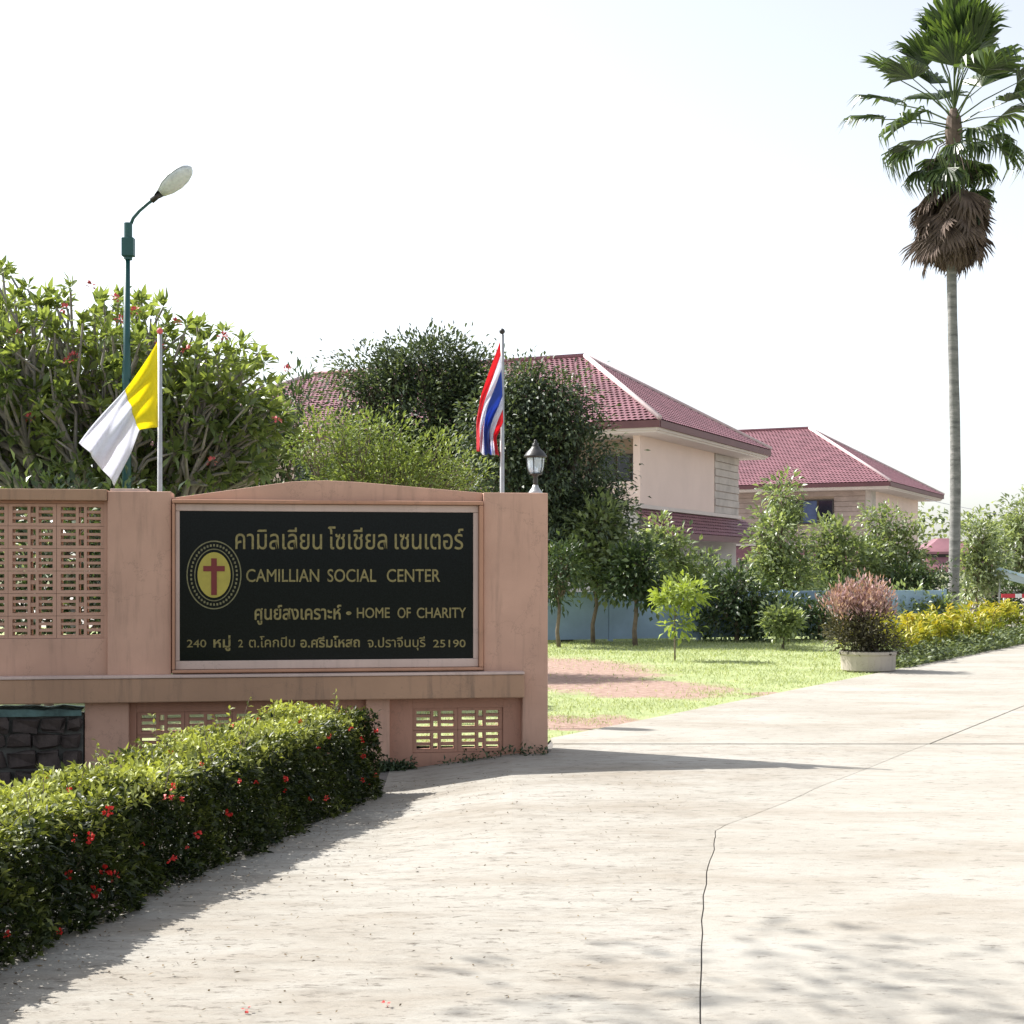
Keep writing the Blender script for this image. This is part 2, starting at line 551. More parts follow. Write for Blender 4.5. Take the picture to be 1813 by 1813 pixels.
g = flat_poly('ground', [(-1500, -1500), (1500, -1500), (1500, 1500), (-1500, 1500)], -0.22, M['ground'])
tag(g, kind='structure')
lawn_pts = [(-40, 12.95), (0.30, 13.4), (0.365, 13.9), (11.2, 32.0), (16.9, 41.5), (-60, 41.5), (-60, 12.95)]
lawn = flat_poly('lawn', lawn_pts, 0.0, M['lawn'])
tag(lawn, kind='structure')
yard = flat_poly('courtyard', [(-60, 41.51), (16.9, 41.51), (24.1, 53.5), (60, 113), (60, 140), (-60, 140)], 0.0, simple('courtyard_paving', (0.34, 0.31, 0.28), 0.9, 0.2, 0.4, 0.4, 8, coord='World'))
tag(yard, kind='structure')

crack = [(-0.15, -3), (0.3, 2), (0.58, 4.4), (0.664, 5.18), (0.80, 6.2), (0.90, 6.9), (1.02, 7.7), (1.12, 8.2), (1.196, 8.67), (1.24, 8.95), (1.36, 9.2), (1.62, 9.62), (1.93, 10.15), (2.33, 10.9), (2.81, 11.7), (3.79, 13.4)]
jr = random.Random(3)
ck = []
for i, (x, y) in enumerate(crack):
    ck.append((x, y))
    if 0 < i < len(crack) - 1 and y > 3:
        x2, y2 = crack[i + 1]
        for q in (0.33, 0.66):
            ck.append((x + (x2 - x) * q + jr.uniform(-.007, .007), y + (y2 - y) * q))
crack = ck
drv = thing('driveway', None, None)
del_keys = [k for k in drv.keys()]
tag(drv, kind='structure')
HL = [(-2.95, 1.2), (-2.05, 5.6), (-1.06, 11.2), (-1.06, 12.35)]
s1 = [(-4.0, -3)] + [(x - 0.003, y) for x, y in crack] + [(0.38, 13.4), (0.34, 12.86), (-1.05, 12.62), (-1.0, 11.4), (-2.12, 5.7), (-3.15, 1.0)]
s2 = [(x + 0.003, y) for x, y in crack] + [(14, 13.4), (14, -3)]
s3 = [(0.38, 13.45), (3.82, 13.45), (26.9, 53.5), (24.1, 53.5), (0.365, 13.9)]
s4 = [(3.84, 13.45), (14, 13.45), (40, 53.5), (26.93, 53.5)]
for s in (s1, s2, s3, s4):
    o = flat_poly('slab', s, 0.014, M['concrete_rough'] if s is s1 else M['concrete'], cell=0.8, zf=dip, solid=0.09)
    o.parent = drv
bed = flat_poly('joint_bed', [(-4.2, -3.2), (14.2, -3.2), (14.2, 13), (40, 53.4), (24.2, 53.4), (0.40, 13.95), (0.25, 12.9), (-1.3, 12.5)], 0.004, M['crack_fill'], cell=0.8, zf=dip)
bed.parent = drv
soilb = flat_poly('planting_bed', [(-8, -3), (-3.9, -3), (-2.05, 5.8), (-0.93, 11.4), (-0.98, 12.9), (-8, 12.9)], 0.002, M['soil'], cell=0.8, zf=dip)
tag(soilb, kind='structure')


# ------------------------------------------------------------------ foliage tools
def unit(a):
    return a / np.maximum(np.linalg.norm(a, axis=1, keepdims=True), 1e-9)


def leaves(P, D, L, W, fold=0.25, droop=0.15, rnd=None, quad=False, seed=0):
    """leaf blades: P bases, D directions, L lengths, W widths"""
    rg = np.random.default_rng(seed)
    n = len(P)
    D = unit(D)
    up = np.tile(np.array([[0, 0, 1.0]]), (n, 1)) + rg.normal(0, 0.45, (n, 3))
    S = unit(np.cross(D, up))
    N = unit(np.cross(S, D))
    L = np.broadcast_to(np.asarray(L, float), (n,))[:, None]
    W = np.broadcast_to(np.asarray(W, float), (n,))[:, None]
    b = P
    l = P + D * L * 0.5 + S * W * 0.5 + N * W * fold
    c = P + D * L * 0.48
    r = P + D * L * 0.5 - S * W * 0.5 + N * W * fold
    t = P + D * L * 0.98 - N * L * droop
    if rnd is None:
        rnd = rg.random(n)
    if quad:
        V = np.stack([b, r, t, l], 1).reshape(-1, 3)
        i = np.arange(n)[:, None] * 4
        F = i + np.array([[0, 1, 2, 3]])
        return V, F, np.repeat(rnd, 4)
    V = np.stack([b, l, c, r, t], 1).reshape(-1, 3)
    i = np.arange(n)[:, None] * 5
    F = np.concatenate([i + np.array([[0, 2, 1]]), i + np.array([[0, 3, 2]]), i + np.array([[1, 2, 4]]), i + np.array([[2, 3, 4]])], 0)
    return V, F, np.repeat(rnd, 5)


def kmeans(P, k, rg, it=6):
    k = min(k, len(P))
    C = P[rg.choice(len(P), k, replace=False)]
    for _ in range(it):
        d = ((P[:, None, :] - C[None]) ** 2).sum(2)
        a = d.argmin(1)
        for j in range(k):
            if (a == j).any():
                C[j] = P[a == j].mean(0)
    return a, C


def skeleton(mb, tips, top, r0, k1, k2, rg, r_tip=0.006, n=5, f1=0.5, f2=0.55, wig=0.06):
    """limbs from the head of a trunk out to the leaf clumps"""
    def seg(a, b, ra, rb, nn):
        a = np.array(a); b = np.array(b)
        ln = np.linalg.norm(b - a)
        m = (a + b) / 2 + rg.normal(0, wig * ln, 3) + np.array([0, 0, 0.06 * ln])
        mb.tube([a, m, b], [ra, (ra + rb) / 2, rb], nn, cap=False)
    a1, C1 = kmeans(tips, k1, rg)
    for j in range(len(C1)):
        T = tips[a1 == j]
        if not len(T):
            continue
        p1 = top + (C1[j] - top) * f1
        r1 = r0 * 0.55
        seg(top, p1, r0 * 0.8, r1, n + 1)
        a2, C2 = kmeans(T, max(1, int(round(k2 * len(T) / len(tips)))), rg)
        for q in range(len(C2)):
            T2 = T[a2 == q]
            if not len(T2):
                continue
            p2 = p1 + (C2[q] - p1) * f2
            r2 = r1 * 0.45
            seg(p1, p2, r1, r2, n)
            for tp in T2:
                seg(p2, tp, r2 * 0.8, r_tip, 4)


def blob_tips(blobs, count, rg, shell=0.55):
    """points spread through a union of ellipsoids, biased to the outside"""
    vol = np.array([b[1][0] * b[1][1] * b[1][2] for b in blobs]) ** 0.75
    pick = rg.choice(len(blobs), count, p=vol / vol.sum())
    d = unit(rg.normal(0, 1, (count, 3)))
    r = shell + (1 - shell) * rg.random(count) ** 0.6
    r *= 1 + rg.normal(0, 0.07, count)
    C = np.array([blobs[i][0] for i in pick], float)
    Rr = np.array([blobs[i][1] for i in pick], float)
    return C + d * Rr * r[:, None], d


def tree(name, label, cat, base, blobs, tips, per, leafL, leafW, lmat, bmat, seed, trunk_r=0.08, trunk_h=None, clump=0.25,
         group=None, quad=True, k1=5, k2=18, shell=0.5, droop=0.2, foldv=0.2, updir=0.4, twig=0.005, crown_name='crown', topbright=0.35, stems=1):
    rg = np.random.default_rng(seed)
    base = np.array(base, float)
    T, d = blob_tips(blobs, tips, rg, shell)
    T[:, 2] = np.maximum(T[:, 2], base[2] + 0.08)
    root = thing(name, label, cat, tuple(base), 0, group)
    zc = np.array([b[0] for b in blobs])
    h = trunk_h if trunk_h is not None else max(0.2, (zc[:, 2].min() - base[2]) * 0.75)
    cxy = zc[:, :2].mean(0)
    mb = MB()
    top = base + np.array([(cxy[0] - base[0]) * 0.35, (cxy[1] - base[1]) * 0.35, h])
    tb = MB()
    for s in range(stems):
        off = np.array([0, 0, 0]) if stems == 1 else np.array([*rg.normal(0, trunk_r * 3, 2), 0])
        p = [base + off - np.array([0, 0, 0.05]), base + off * 0.8 + (top - base) * 0.35 + rg.normal(0, 0.03 * h, 3) * [1, 1, 0], base + off * .4 + (top - base) * 0.7 + rg.normal(0, 0.03 * h, 3) * [1, 1, 0], top]
        p = [q - base for q in p]
        tb.tube(p, [trunk_r * 1.25, trunk_r, trunk_r * 0.9, trunk_r * 0.8], 9)
    tb.build('trunk', bmat, root, smooth=True)
    skeleton(mb, T - base, top - base, trunk_r * 0.85, k1, k2, rg, r_tip=twig)
    mb.build('branches', bmat, root, smooth=True)
    n = tips * per
    ti = np.repeat(np.arange(tips), per)
    off = rg.normal(0, 1, (n, 3))
    P = T[ti] + off * clump * np.array([1, 1, 0.8]) * 0.5
    P[:, 2] = np.maximum(P[:, 2], base[2] + 0.03)
    D = unit(off) + d[ti] * 0.6 + rg.normal(0, 0.4, (n, 3))
    D[:, 2] += updir
    L = leafL * rg.uniform(0.65, 1.25, n)
    W = leafW * rg.uniform(0.7, 1.2, n)
    tipr = rg.random(tips)
    rnd = np.clip(0.55 * rg.random(n) + 0.45 * tipr[ti], 0, 1)
    V, F, r = leaves(P - base, D, L, W, foldv, droop, rnd, quad, seed)
    me = mesh_np(crown_name, V, F, False, r)
    obj(crown_name, me, lmat, root, kind='stuff')
    return root


# ------------------------------------------------------------------ the sign wall
WR = Vector((0.313, 12.8, 0))
WYAW = math.atan2(0.69, 4.535)
wx_ = Vector((math.cos(WYAW), math.sin(WYAW), 0))
wy_ = Vector((-math.sin(WYAW), math.cos(WYAW), 0))


def wl(px, py, yl=0.0):
    """photo pixel -> (x, z) on the plane y = yl of the wall's own frame"""
    d = Vector(((px - 906.5) / FPX, 1, (HZ - py) / FPX))
    o = Vector((0, 0, EYE))
    p0 = WR + wy_ * yl
    k = (p0 - o).dot(wy_) / d.dot(wy_)
    p = o + d * k - WR
    return p.dot(wx_), p.z


wall = thing('boundary_wall', 'salmon pink rendered boundary wall with vent blocks holding the black sign', 'wall', WR, WYAW)
TOPZ = 2.275
X_R, X_RL = 0.0, wl(925, 1200)[0]
X_SR, X_SL = wl(856, 1000)[0], wl(304, 1000)[0]
X_PL, X_PL0 = wl(300, 1000)[0], wl(190, 1000)[0]
X_END = -7.6
ZB0, ZB1 = 0.505, 0.735
# right end pier (full height below at its right, thicker)
mb = MB()
mb.prism_y([(X_RL, -0.2), (0, -0.2), (0, TOPZ), (X_SR, TOPZ), (X_SR, ZB1 - 0.02), (X_RL, ZB1 - 0.02)], 0.0, 0.36)
mb.build('end_pier', M['salmon'], wall, bevel=0.008)
mb = MB().box(X_PL0, X_SL - 0.004, 0.0, 0.36, ZB1 - 0.01, 2.262)
mb.build('pier', M['salmon'], wall, bevel=0.008)
mb = MB().box(X_PL0 + 0.02, X_PL0 + 0.32, 0.03, 0.33, 2.262, 2.285)
mb.build('pier_cap', M['trim'], wall, bevel=0.004)
# wall behind the sign with its gable top
zl, zp, zr_ = wl(304, 881)[1], wl(585, 850)[1], wl(852, 872)[1]
mb = MB().prism_y([(X_SL, ZB1 - 0.01), (X_SR - 0.003, ZB1 - 0.01), (X_SR - 0.003, zr_), ((X_SL + X_SR) / 2 + 0.25, zp - 0.012), ((X_SL + X_SR) / 2 - 0.03, zp), ((X_SL + X_SR) / 2 - 0.32, zp - 0.012), (X_SL, zl)], 0.045, 0.30)
mb.build('gable_wall', M['salmon'], wall, bevel=0.006)
# beam ledge
mb = MB().box(X_END, X_RL - 0.002, -0.13, 0.30, ZB0, ZB1 - 0.03)
mb.build('beam', M['salmon_beam'], wall, bevel=0.01)
mb = MB().box(X_END, X_RL - 0.002, -0.14, 0.02, ZB1 - 0.028, ZB1 - 0.006)
mb.build('beam_top', M['trim'], wall, bevel=0.004)
# left lattice field
zc0, zc1 = wl(100, 886)[1], wl(100, 866)[1]
mb = MB().box(X_END, X_PL0 - 0.003, -0.03, 0.26, zc0, zc1)
mb.build('coping', M['salmon_beam'], wall, bevel=0.006)
BW = wl(181, 1000)[0] - wl(95.5, 1000)[0]
bz1, bz0 = wl(100, 891)[1], wl(100, 1131)[1]
BH = (bz1 - bz0) / 6
bx1 = wl(183, 1000)[0]
mb = MB().box(X_END, X_PL0 - 0.003, 0.05, 0.22, ZB1 - 0.01, bz0 - 0.001)
mb.build('lattice_plinth', M['salmon'], wall, bevel=0.004)
mb = MB().box(bx1 + 0.001, X_PL0 - 0.003, 0.05, 0.22, bz0 - 0.001, zc0)
mb.build('lattice_jamb', M['salmon'], wall)
mb = MB().box(X_END, bx1, 0.06, 0.2, bz1 + 0.001, zc0 - 0.001)
mb.build('lattice_head', M['salmon_dark'], wall)


def vent_block(w, h, d):
    m = MB()
    e = 0.0015
    w -= 2 * e; h -= 2 * e
    x = [0, 0.085 * w, 0.40 * w, 0.46 * w, 0.57 * w, 0.63 * w, 0.925 * w, w]
    fz = 0.13 * h
    b = 0.12 * h
    m.box(0, w, 0, d, 0, fz).box(0, w, 0, d, h - fz, h)
    for a, c in ((x[0], x[1]), (x[2], x[3]), (x[4], x[5]), (x[6], x[7])):
        m.box(a, c, 0, d, fz, h - fz)
    inner = h - 2 * fz
    s3 = (inner - 2 * b) / 3
    for a, c in ((x[1], x[2]), (x[5], x[6])):
        for q in (1, 2):
            z = fz + q * s3 + (q - 1) * b
            m.box(a, c, 0.008, d - 0.008, z, z + b)
    m.box(x[3], x[4], 0.008, d - 0.008, h / 2 - 0.09 * h, h / 2 + 0.09 * h)
    return m


proto = vent_block(BW, BH, 0.14)
vme = bpy.data.meshes.new('vent_block')
vme.from_pydata(proto.v, [], proto.f)
vme.materials.append(M['salmon'])
ncol = int((bx1 - X_END) / BW)
for r_ in range(6):
    for c_ in range(ncol):
        o = obj('vent_block', vme, None, wall)
        o.location = (bx1 - (c_ + 1) * BW + 0.0015, 0.075 + random.uniform(-.002, .002), bz0 + r_ * BH + 0.0015)
mb = MB().box(X_END, bx1 - ncol * BW - 0.001, 0.05, 0.22, bz0, zc0)
mb.build('lattice_jamb', M['salmon'], wall)

# below the beam: stub piers and vented panels
GB = -0.22
xs = {k: wl(k, 1290)[0] for k in (150, 228, 648, 690, 925)}
for a, b_ in ((150, 228), (648, 690)):
    mb = MB().box(xs[a], xs[b_], 0.0, 0.30, GB, ZB0 - 0.001)
    mb.build('stub_pier', M['salmon'], wall, bevel=0.006)
vw, vh = (wl(893, 1290)[0] - wl(732, 1290)[0]) / 2, (wl(800, 1255)[1] - wl(800, 1334)[1]) / 2
v2 = vent_block(vw, vh, 0.09)
v2me = bpy.data.meshes.new('vent_block')
v2me.from_pydata(v2.v, [], v2.f)
v2me.materials.append(M['salmon_dark'])
zt = wl(800, 1255)[1]
for (xa, xb, x0, n) in ((xs[690] + 0.001, xs[925] - 0.001, wl(732, 1290)[0], 2), (xs[228] + 0.001, xs[648] - 0.001, wl(240, 1290)[0], 5)):
    x1 = x0 + n * vw
    zb = zt - 2 * vh
    MB().box(xa, x0 - 0.001, 0.08, 0.24, GB, ZB0 - 0.001).build('panel_jamb', M['salmon_dark'], wall)
    MB().box(x1 + 0.001, xb, 0.08, 0.24, GB, ZB0 - 0.001).build('panel_jamb', M['salmon_dark'], wall)
    MB().box(x0, x1, 0.08, 0.24, zt + 0.001, ZB0 - 0.001).build('panel_head', M['salmon_dark'], wall)
    MB().box(x0, x1, 0.08, 0.24, GB, zb - 0.001).build('panel_sill', M['salmon_dark'], wall)
    for r_ in range(2):
        for c_ in range(n):
            o = obj('vent_block', v2me, None, wall)
            o.location = (x0 + c_ * vw + 0.0015, 0.10, zb + r_ * vh + 0.0015)

# frame round the sign board
fx0, fx1 = wl(305, 1000)[0], wl(855, 1000)[0]
fz1, fz0 = wl(580, 886)[1], wl(580, 1189)[1]
gx0, gx1 = wl(318, 1000)[0], wl(838, 1000)[0]
gz1, gz0 = wl(580, 906)[1], wl(580, 1168)[1]
sign = thing('sign_board', 'black granite sign with gold Thai and English lettering and a red cross emblem', 'sign', WR, WYAW)
e1 = 0.035
for (x0, x1, z0, z1) in ((fx0, fx1, fz1 - e1, fz1), (fx0, fx1, fz0, fz0 + e1 * .8), (fx0, fx0 + e1 * .7, fz0 + e1 * .8, fz1 - e1), (fx1 - e1 * 1.1, fx1, fz0 + e1 * .8, fz1 - e1)):
    MB().box(x0 + 0.001, x1 - 0.001, -0.045, 0.044, z0 + 0.001, z1 - 0.001).build('frame_moulding', M['frame'], sign, bevel=0.008)
ix0, ix1, iz0, iz1 = fx0 + e1 * .7, fx1 - e1 * 1.1, fz0 + e1 * .8, fz1 - e1
for (x0, x1, z0, z1) in ((ix0, ix1, gz1, iz1), (ix0, ix1, iz0, gz0), (ix0, gx0, gz0, gz1), (gx1, ix1, gz0, gz1)):
    MB().box(x0 + 0.001, x1 - 0.001, 0.005, 0.044, z0 + 0.001, z1 - 0.001).build('inner_border', M['trim'], sign, bevel=0.004)
MB().box(gx0, gx1, 0.020, 0.043, gz0, gz1).build('granite_slab', M['granite'], sign)
YL = 0.0195


def text_mesh(body, bold):
    c = bpy.data.curves.new('txt', 'FONT')
    c.body = body
    c.size = 1
    c.extrude = 0.0
    c.offset = bold
    c.resolution_u = 4
    o = bpy.data.objects.new('txt', c)
    COL.objects.link(o)
    dg = bpy.context.evaluated_depsgraph_get()
    dg.update()
    me = bpy.data.meshes.new_from_object(o.evaluated_get(dg))
    V = np.array([v.co[:] for v in me.vertices], float).reshape(-1, 3)
    F = [list(p.vertices) for p in me.polygons]
    bpy.data.objects.remove(o)
    bpy.data.curves.remove(c)
    bpy.data.meshes.remove(me)
    return V, F


def word(body, px0, px1, ytop, ybase, ref, mat, bold=0.0013, off=0.0):
    V, F = text_mesh(body, off)
    Rf, _ = text_mesh(ref, 0)
    hr = Rf[:, 1].max() - max(0, Rf[:, 1].min())
    x0, zb_ = wl(px0, ybase, YL)
    x1, zt_ = wl(px1, ytop, YL)
    sx = (x1 - x0) / (V[:, 0].max() - V[:, 0].min())
    sz = (zt_ - zb_) / hr
    P = np.stack([x0 + (V[:, 0] - V[:, 0].min()) * sx, np.full(len(V), 0.0), zb_ + V[:, 1] * sz], 1)
    n = len(P)
    # give the letters a little thickness
    P2 = P.copy()
    P[:, 1] = YL - 0.004
    P2[:, 1] = YL + 0.0002
    ed = {}
    for f in F:
        for i in range(len(f)):
            ed[(f[i], f[(i + 1) % len(f)])] = 1
    F1 = [f for f in F] + [[a, a + n, b + n, b] for (a, b) in ed if (b, a) not in ed]
    Vs = []; F2 = []
    for q, (dx, dz) in enumerate(((0, 0), (-bold, 0), (bold, 0), (0, bold), (0, -bold))):
        blk = np.concatenate([P, P2]) + np.array([dx, q * 0.0003, dz])
        F2 += [[i + q * 2 * n for i in f] for f in F1]
        Vs.append(blk)
    me = mesh_np('lettering', np.concatenate(Vs), F2)
    return obj('lettering', me, mat, sign)


for (w_, a, b) in (('คามิลเลียน', 417, 570), ('โซเชียล', 581, 685), ('เซนเตอร์', 699, 820)):
    word(w_, a, b, 946, 972, 'น', M['gold'])
for (w_, a, b) in (('CAMILLIAN', 436, 565), ('SOCIAL', 580, 666), ('CENTER', 685, 779)):
    word(w_, a, b, 1008, 1030, 'E', M['gold'])
word('ศูนย์สงเคราะห์', 451, 604, 1078, 1097, 'น', M['gold'], off=.009)
for (w_, a, b) in (('HOME', 632, 690), ('OF', 704, 727), ('CHARITY', 738, 825)):
    word(w_, a, b, 1076, 1094, 'E', M['gold'])
word('•', 613, 622, 1083, 1094, 'x', M['gold'])
for (w_, a, b, rf) in (('240', 331, 365, '0'), ('หมู่', 378, 408, 'น'), ('2', 422, 430, '0'), ('ต.โคกปีบ', 441, 522, 'น'), ('อ.ศรีมโหสถ', 532, 637, 'น'), ('จ.ปราจีนบุรี', 651, 753, 'น'), ('25190', 767, 824, '0')):
    word(w_, a, b, 1132.5, 1146, rf, M['gold'], 0.0008, off=.014 if 'ห' in w_ else 0)

ecx, ecz = wl(379, 1018, YL)
emb = MB()


def ellipse(rx, rz, n=40):
    return [(ecx + rx * math.cos(2 * math.pi * k / n), ecz + rz * math.sin(2 * math.pi * k / n)) for k in range(n)]


emb.prism_y(ellipse(0.137, 0.192), YL - 0.005, YL + 0.0003)
emo = emb.build('emblem', M['emblem_yellow'], sign)


def ering(rx, rz, wd, mat, nm):
    n = 56
    A = ellipse(rx, rz, n); B = ellipse(rx - wd, rz - wd, n)
    V = [(p[0], YL - 0.004, p[1]) for p in A] + [(p[0], YL - 0.004, p[1]) for p in B]
    F = [[k, k + n, (k + 1) % n + n, (k + 1) % n] for k in range(n)]
    return MB().add(V, F).build(nm, mat, emo)


ering(0.228, 0.29, 0.010, M['gold_dull'], 'ring')
ering(0.163, 0.222, 0.008, M['gold_dull'], 'ring')
tk = MB()
for k in range(44):
    a = 2 * math.pi * k / 44
    cx, cz = ecx + 0.190 * math.cos(a), ecz + 0.250 * math.sin(a)
    s = 0.0075
    tk.box(cx - s, cx + s, YL - 0.003, YL, cz - s * 1.3, cz + s * 1.3)
tk.build('ring_lettering', M['gold_dull'], emo)
c0 = wl(374, 988.5, YL); c1 = wl(384, 1053.5, YL); h0 = wl(360, 1002, YL); h1 = wl(398, 1011.5, YL)
cr = MB().box(c0[0], c1[0], YL - 0.009, YL - 0.004, c1[1], c0[1]).box(h0[0], c0[0], YL - 0.009, YL - 0.004, h1[1], h0[1]).box(c1[0], h1[0], YL - 0.009, YL - 0.004, h1[1], h0[1])
cr.build('cross', M['emblem_red'], emo)

# rubble stone planter below the beam on the left
stn = thing('stone_planter', 'dark laterite rubble planter with pale joints under the beam, left of the hedge', 'planter', WR, WYAW)
sx0, sx1 = X_END, xs[150] - 0.012
MB().box(sx0, sx1, 0.0, 0.28, GB, 0.40).build('mortar_core', M['mortar'], stn)
lip = MB()
lr = random.Random(2)
xq = sx0
lpts = []
while xq < sx1 - .05:
    lpts.append((xq, -.05 + lr.uniform(-.02, .02), .445 + lr.uniform(-.02, .015))); xq += .12
lpts.append((sx1 - .01, -.03, .44))
lip.add([(x, y, .395) for x, y, z in lpts] + [(x, y, z) for x, y, z in lpts] + [(x, .28, z + .008) for x, y, z in lpts],
        [[i, i + 1, len(lpts) + i + 1, len(lpts) + i] for i in range(len(lpts) - 1)] + [[len(lpts) + i, len(lpts) + i + 1, 2 * len(lpts) + i + 1, 2 * len(lpts) + i] for i in range(len(lpts) - 1)])
lip.build('lip', M['teal'], stn)
sr = random.Random(5)
z = GB
row = 0
while z < 0.38:
    h = sr.uniform(0.13, 0.19)
    h = min(h, 0.395 - z)
    if h < 0.06:
        break
    x = sx0 - sr.uniform(0, .2)
    while x < sx1 - 0.04:
        w = min(sr.uniform(0.16, 0.32), sx1 - x)
        g_ = 0.012
        bm = bmesh.new()
        bmesh.ops.create_cube(bm, size=1)
        for v in bm.verts:
            v.co = Vector((v.co.x * (w - 2 * g_), v.co.y * 0.12, v.co.z * (h - 2 * g_)))
        bmesh.ops.bevel(bm, geom=bm.edges[:], offset=0.018, segments=1, affect='EDGES')
        for v in bm.verts:
            v.co += Vector((sr.uniform(-.02, .02), sr.uniform(-.03, .03), sr.uniform(-.018, .018)))
        me = bpy.data.meshes.new('stone')
        bm.to_mesh(me); bm.free()
        o = obj('stone', me, M['laterite'], stn)
        o.location = (x + w / 2, 0.01 + sr.uniform(-.035, .025), z + h / 2)
        o.rotation_euler = (0, sr.uniform(-.09, .09), sr.uniform(-.06, .06))
        x += w
    z += h

# ------------------------------------------------------------------ lantern on the end pier
lx, lz = wl(948, 870, 0.18)
lp = WR + wx_ * lx + wy_ * 0.18
lan = thing('pier_lantern', 'small black carriage lantern with clear glass on the right end of the wall', 'lamp', (lp.x, lp.y, TOPZ))
k = 0.47 / 0.47
MB().lathe([(0.062, 0.0), (0.064, 0.012), (0.05, 0.03), (0.03, 0.06), (0.024, 0.08)], 16).build('base', M['grey_steel'], lan, smooth=True)
MB().lathe([(0.024, 0.078), (0.019, 0.10), (0.024, 0.12), (0.018, 0.145), (0.03, 0.165), (0.058, 0.172), (0.060, 0.182)], 14).build('stem', M['black_iron'], lan, smooth=True)
gl, gt, gb_, go = new_mat('lantern_glass')
gb_.inputs['Base Color'].default_value = (0.80, 0.88, 0.95, 1)
gn = noise(gt, 12, 2)
gr_ = ramp(gt, gn.outputs['Fac'], [(0.3, (0.66, 0.76, 0.85)), (0.7, (0.86, 0.91, 0.95))])
gt.links.new(gr_.outputs[0], gb_.inputs['Base Color'])
gb_.inputs['Roughness'].default_value = 0.12
gb_.inputs['Transmission Weight'].default_value = 0.45
gb_.inputs['IOR'].default_value = 1.3
M['lantern_glass'] = gl
MB().lathe([(0.045, 0.183), (0.062, 0.20), (0.072, 0.24), (0.078, 0.305), (0.078, 0.318)], 16).build('glass', gl, lan, smooth=True)
for q in range(6):
    a = q * math.pi / 3 + 0.3
    MB().tube([(0.062 * math.cos(a), 0.062 * math.sin(a), 0.18), (0.076 * math.cos(a), 0.076 * math.sin(a), 0.235), (0.083 * math.cos(a), 0.083 * math.sin(a), 0.322)], 0.0045, 5).build('bar', M['black_iron'], lan)
MB().lathe([(0.084, 0.318), (0.104, 0.326), (0.100, 0.338), (0.072, 0.375), (0.040, 0.405), (0.036, 0.418)], 18).build('hood', M['black_iron'], lan, smooth=True)
MB().lathe([(0.036, 0.418), (0.026, 0.43), (0.028, 0.445), (0.012, 0.455), (0.016, 0.468), (0.004, 0.482)], 12).build('finial', M['black_iron'], lan, smooth=True)

# ------------------------------------------------------------------ flags
def coons(top, bot, hoist, fly, nu, nv):
    def poly(P, t):
        P = np.array(P, float)
        s = np.linspace(0, 1, len(P))
        return np.stack([np.interp(t, s, P[:, i]) for i in range(2)], 1)

    def smooth(P, t):
        # Catmull-like smoothing by dense sampling and averaging
        q = poly(P, np.linspace(0, 1, 101))
        for _ in range(14):
            q[1:-1] = (q[:-2] + 2 * q[1:-1] + q[2:]) / 4
        return np.stack([np.interp(t, np.linspace(0, 1, 101), q[:, i]) for i in range(2)], 1)
    u = np.linspace(0, 1, nu); v = np.linspace(0, 1, nv)
    T, B, H, Fy = smooth(top, u), smooth(bot, u), smooth(hoist, v), smooth(fly, v)
    U, Vv = np.meshgrid(u, v, indexing='ij')
    P = np.zeros((nu, nv, 2))
    for c in range(2):
        P[..., c] = ((1 - Vv) * T[:, None, c] + Vv * B[:, None, c] + (1 - U) * H[None, :, c] + U * Fy[None, :, c]
                     - ((1 - U) * (1 - Vv) * T[0, c] + U * (1 - Vv) * T[-1, c] + (1 - U) * Vv * B[0, c] + U * Vv * B[-1, c]))
    return P, U, Vv


def flag(root, Y, P, U, V, depth, mats, sel):
    nu, nv = U.shape
    vs = []
    for i in range(nu):
        for j in range(nv):
            w = at(P[i, j, 0], P[i, j, 1], Y)
            vs.append((w.x - root.location.x, depth(U[i, j], V[i, j]), w.z - root.location.z))
    faces = {}
    for i in range(nu - 1):
        for j in range(nv - 1):
            q = sel((U[i, j] + U[i + 1, j]) / 2, (V[i, j] + V[i, j + 1]) / 2)
            faces.setdefault(q, []).append([i * nv + j, (i + 1) * nv + j, (i + 1) * nv + j + 1, i * nv + j + 1])
    for q, F in faces.items():
        used = sorted({i for f in F for i in f})
        mp = {a: b for b, a in enumerate(used)}
        me = mesh_np('flag_' + q[0], np.array([vs[i] for i in used]), [[mp[i] for i in f] for f in F], True)
        o = obj(q[0], me, mats[q[1]], root)
        sd_ = o.modifiers.new('solid', 'SOLIDIFY'); sd_.thickness = 0.0015


def cloth(name, col, tr=0.65):
    m, t, b, o = new_mat(name)
    n = noise(t, 60, 3)
    c = ramp(t, n.outputs['Fac'], [(0.3, tuple(x * 0.94 for x in col)), (0.7, tuple(min(1, x * 1.03) for x in col))]).outputs[0]
    t.links.new(c, b.inputs['Base Color'])
    b.inputs['Roughness'].default_value = 0.7
    b.inputs['Specular IOR Level'].default_value = 0.2
    trn = t.nodes.new('ShaderNodeBsdfTranslucent')
    t.links.new(c, trn.inputs[0])
    mx = t.nodes.new('ShaderNodeMixShader'); mx.inputs[0].default_value = tr
    t.links.new(b.outputs[0], mx.inputs[1]); t.links.new(trn.outputs[0], mx.inputs[2])
    t.links.new(mx.outputs[0], o.inputs[0])
    return m


M['c_yellow'] = cloth('yellow_cloth', (0.85, 0.77, 0.06))
M['c_white'] = cloth('white_cloth', (0.80, 0.81, 0.88))
M['c_red'] = cloth('red_cloth', (0.74, 0.085, 0.11))
M['c_blue'] = cloth('blue_cloth', (0.09, 0.16, 0.50))

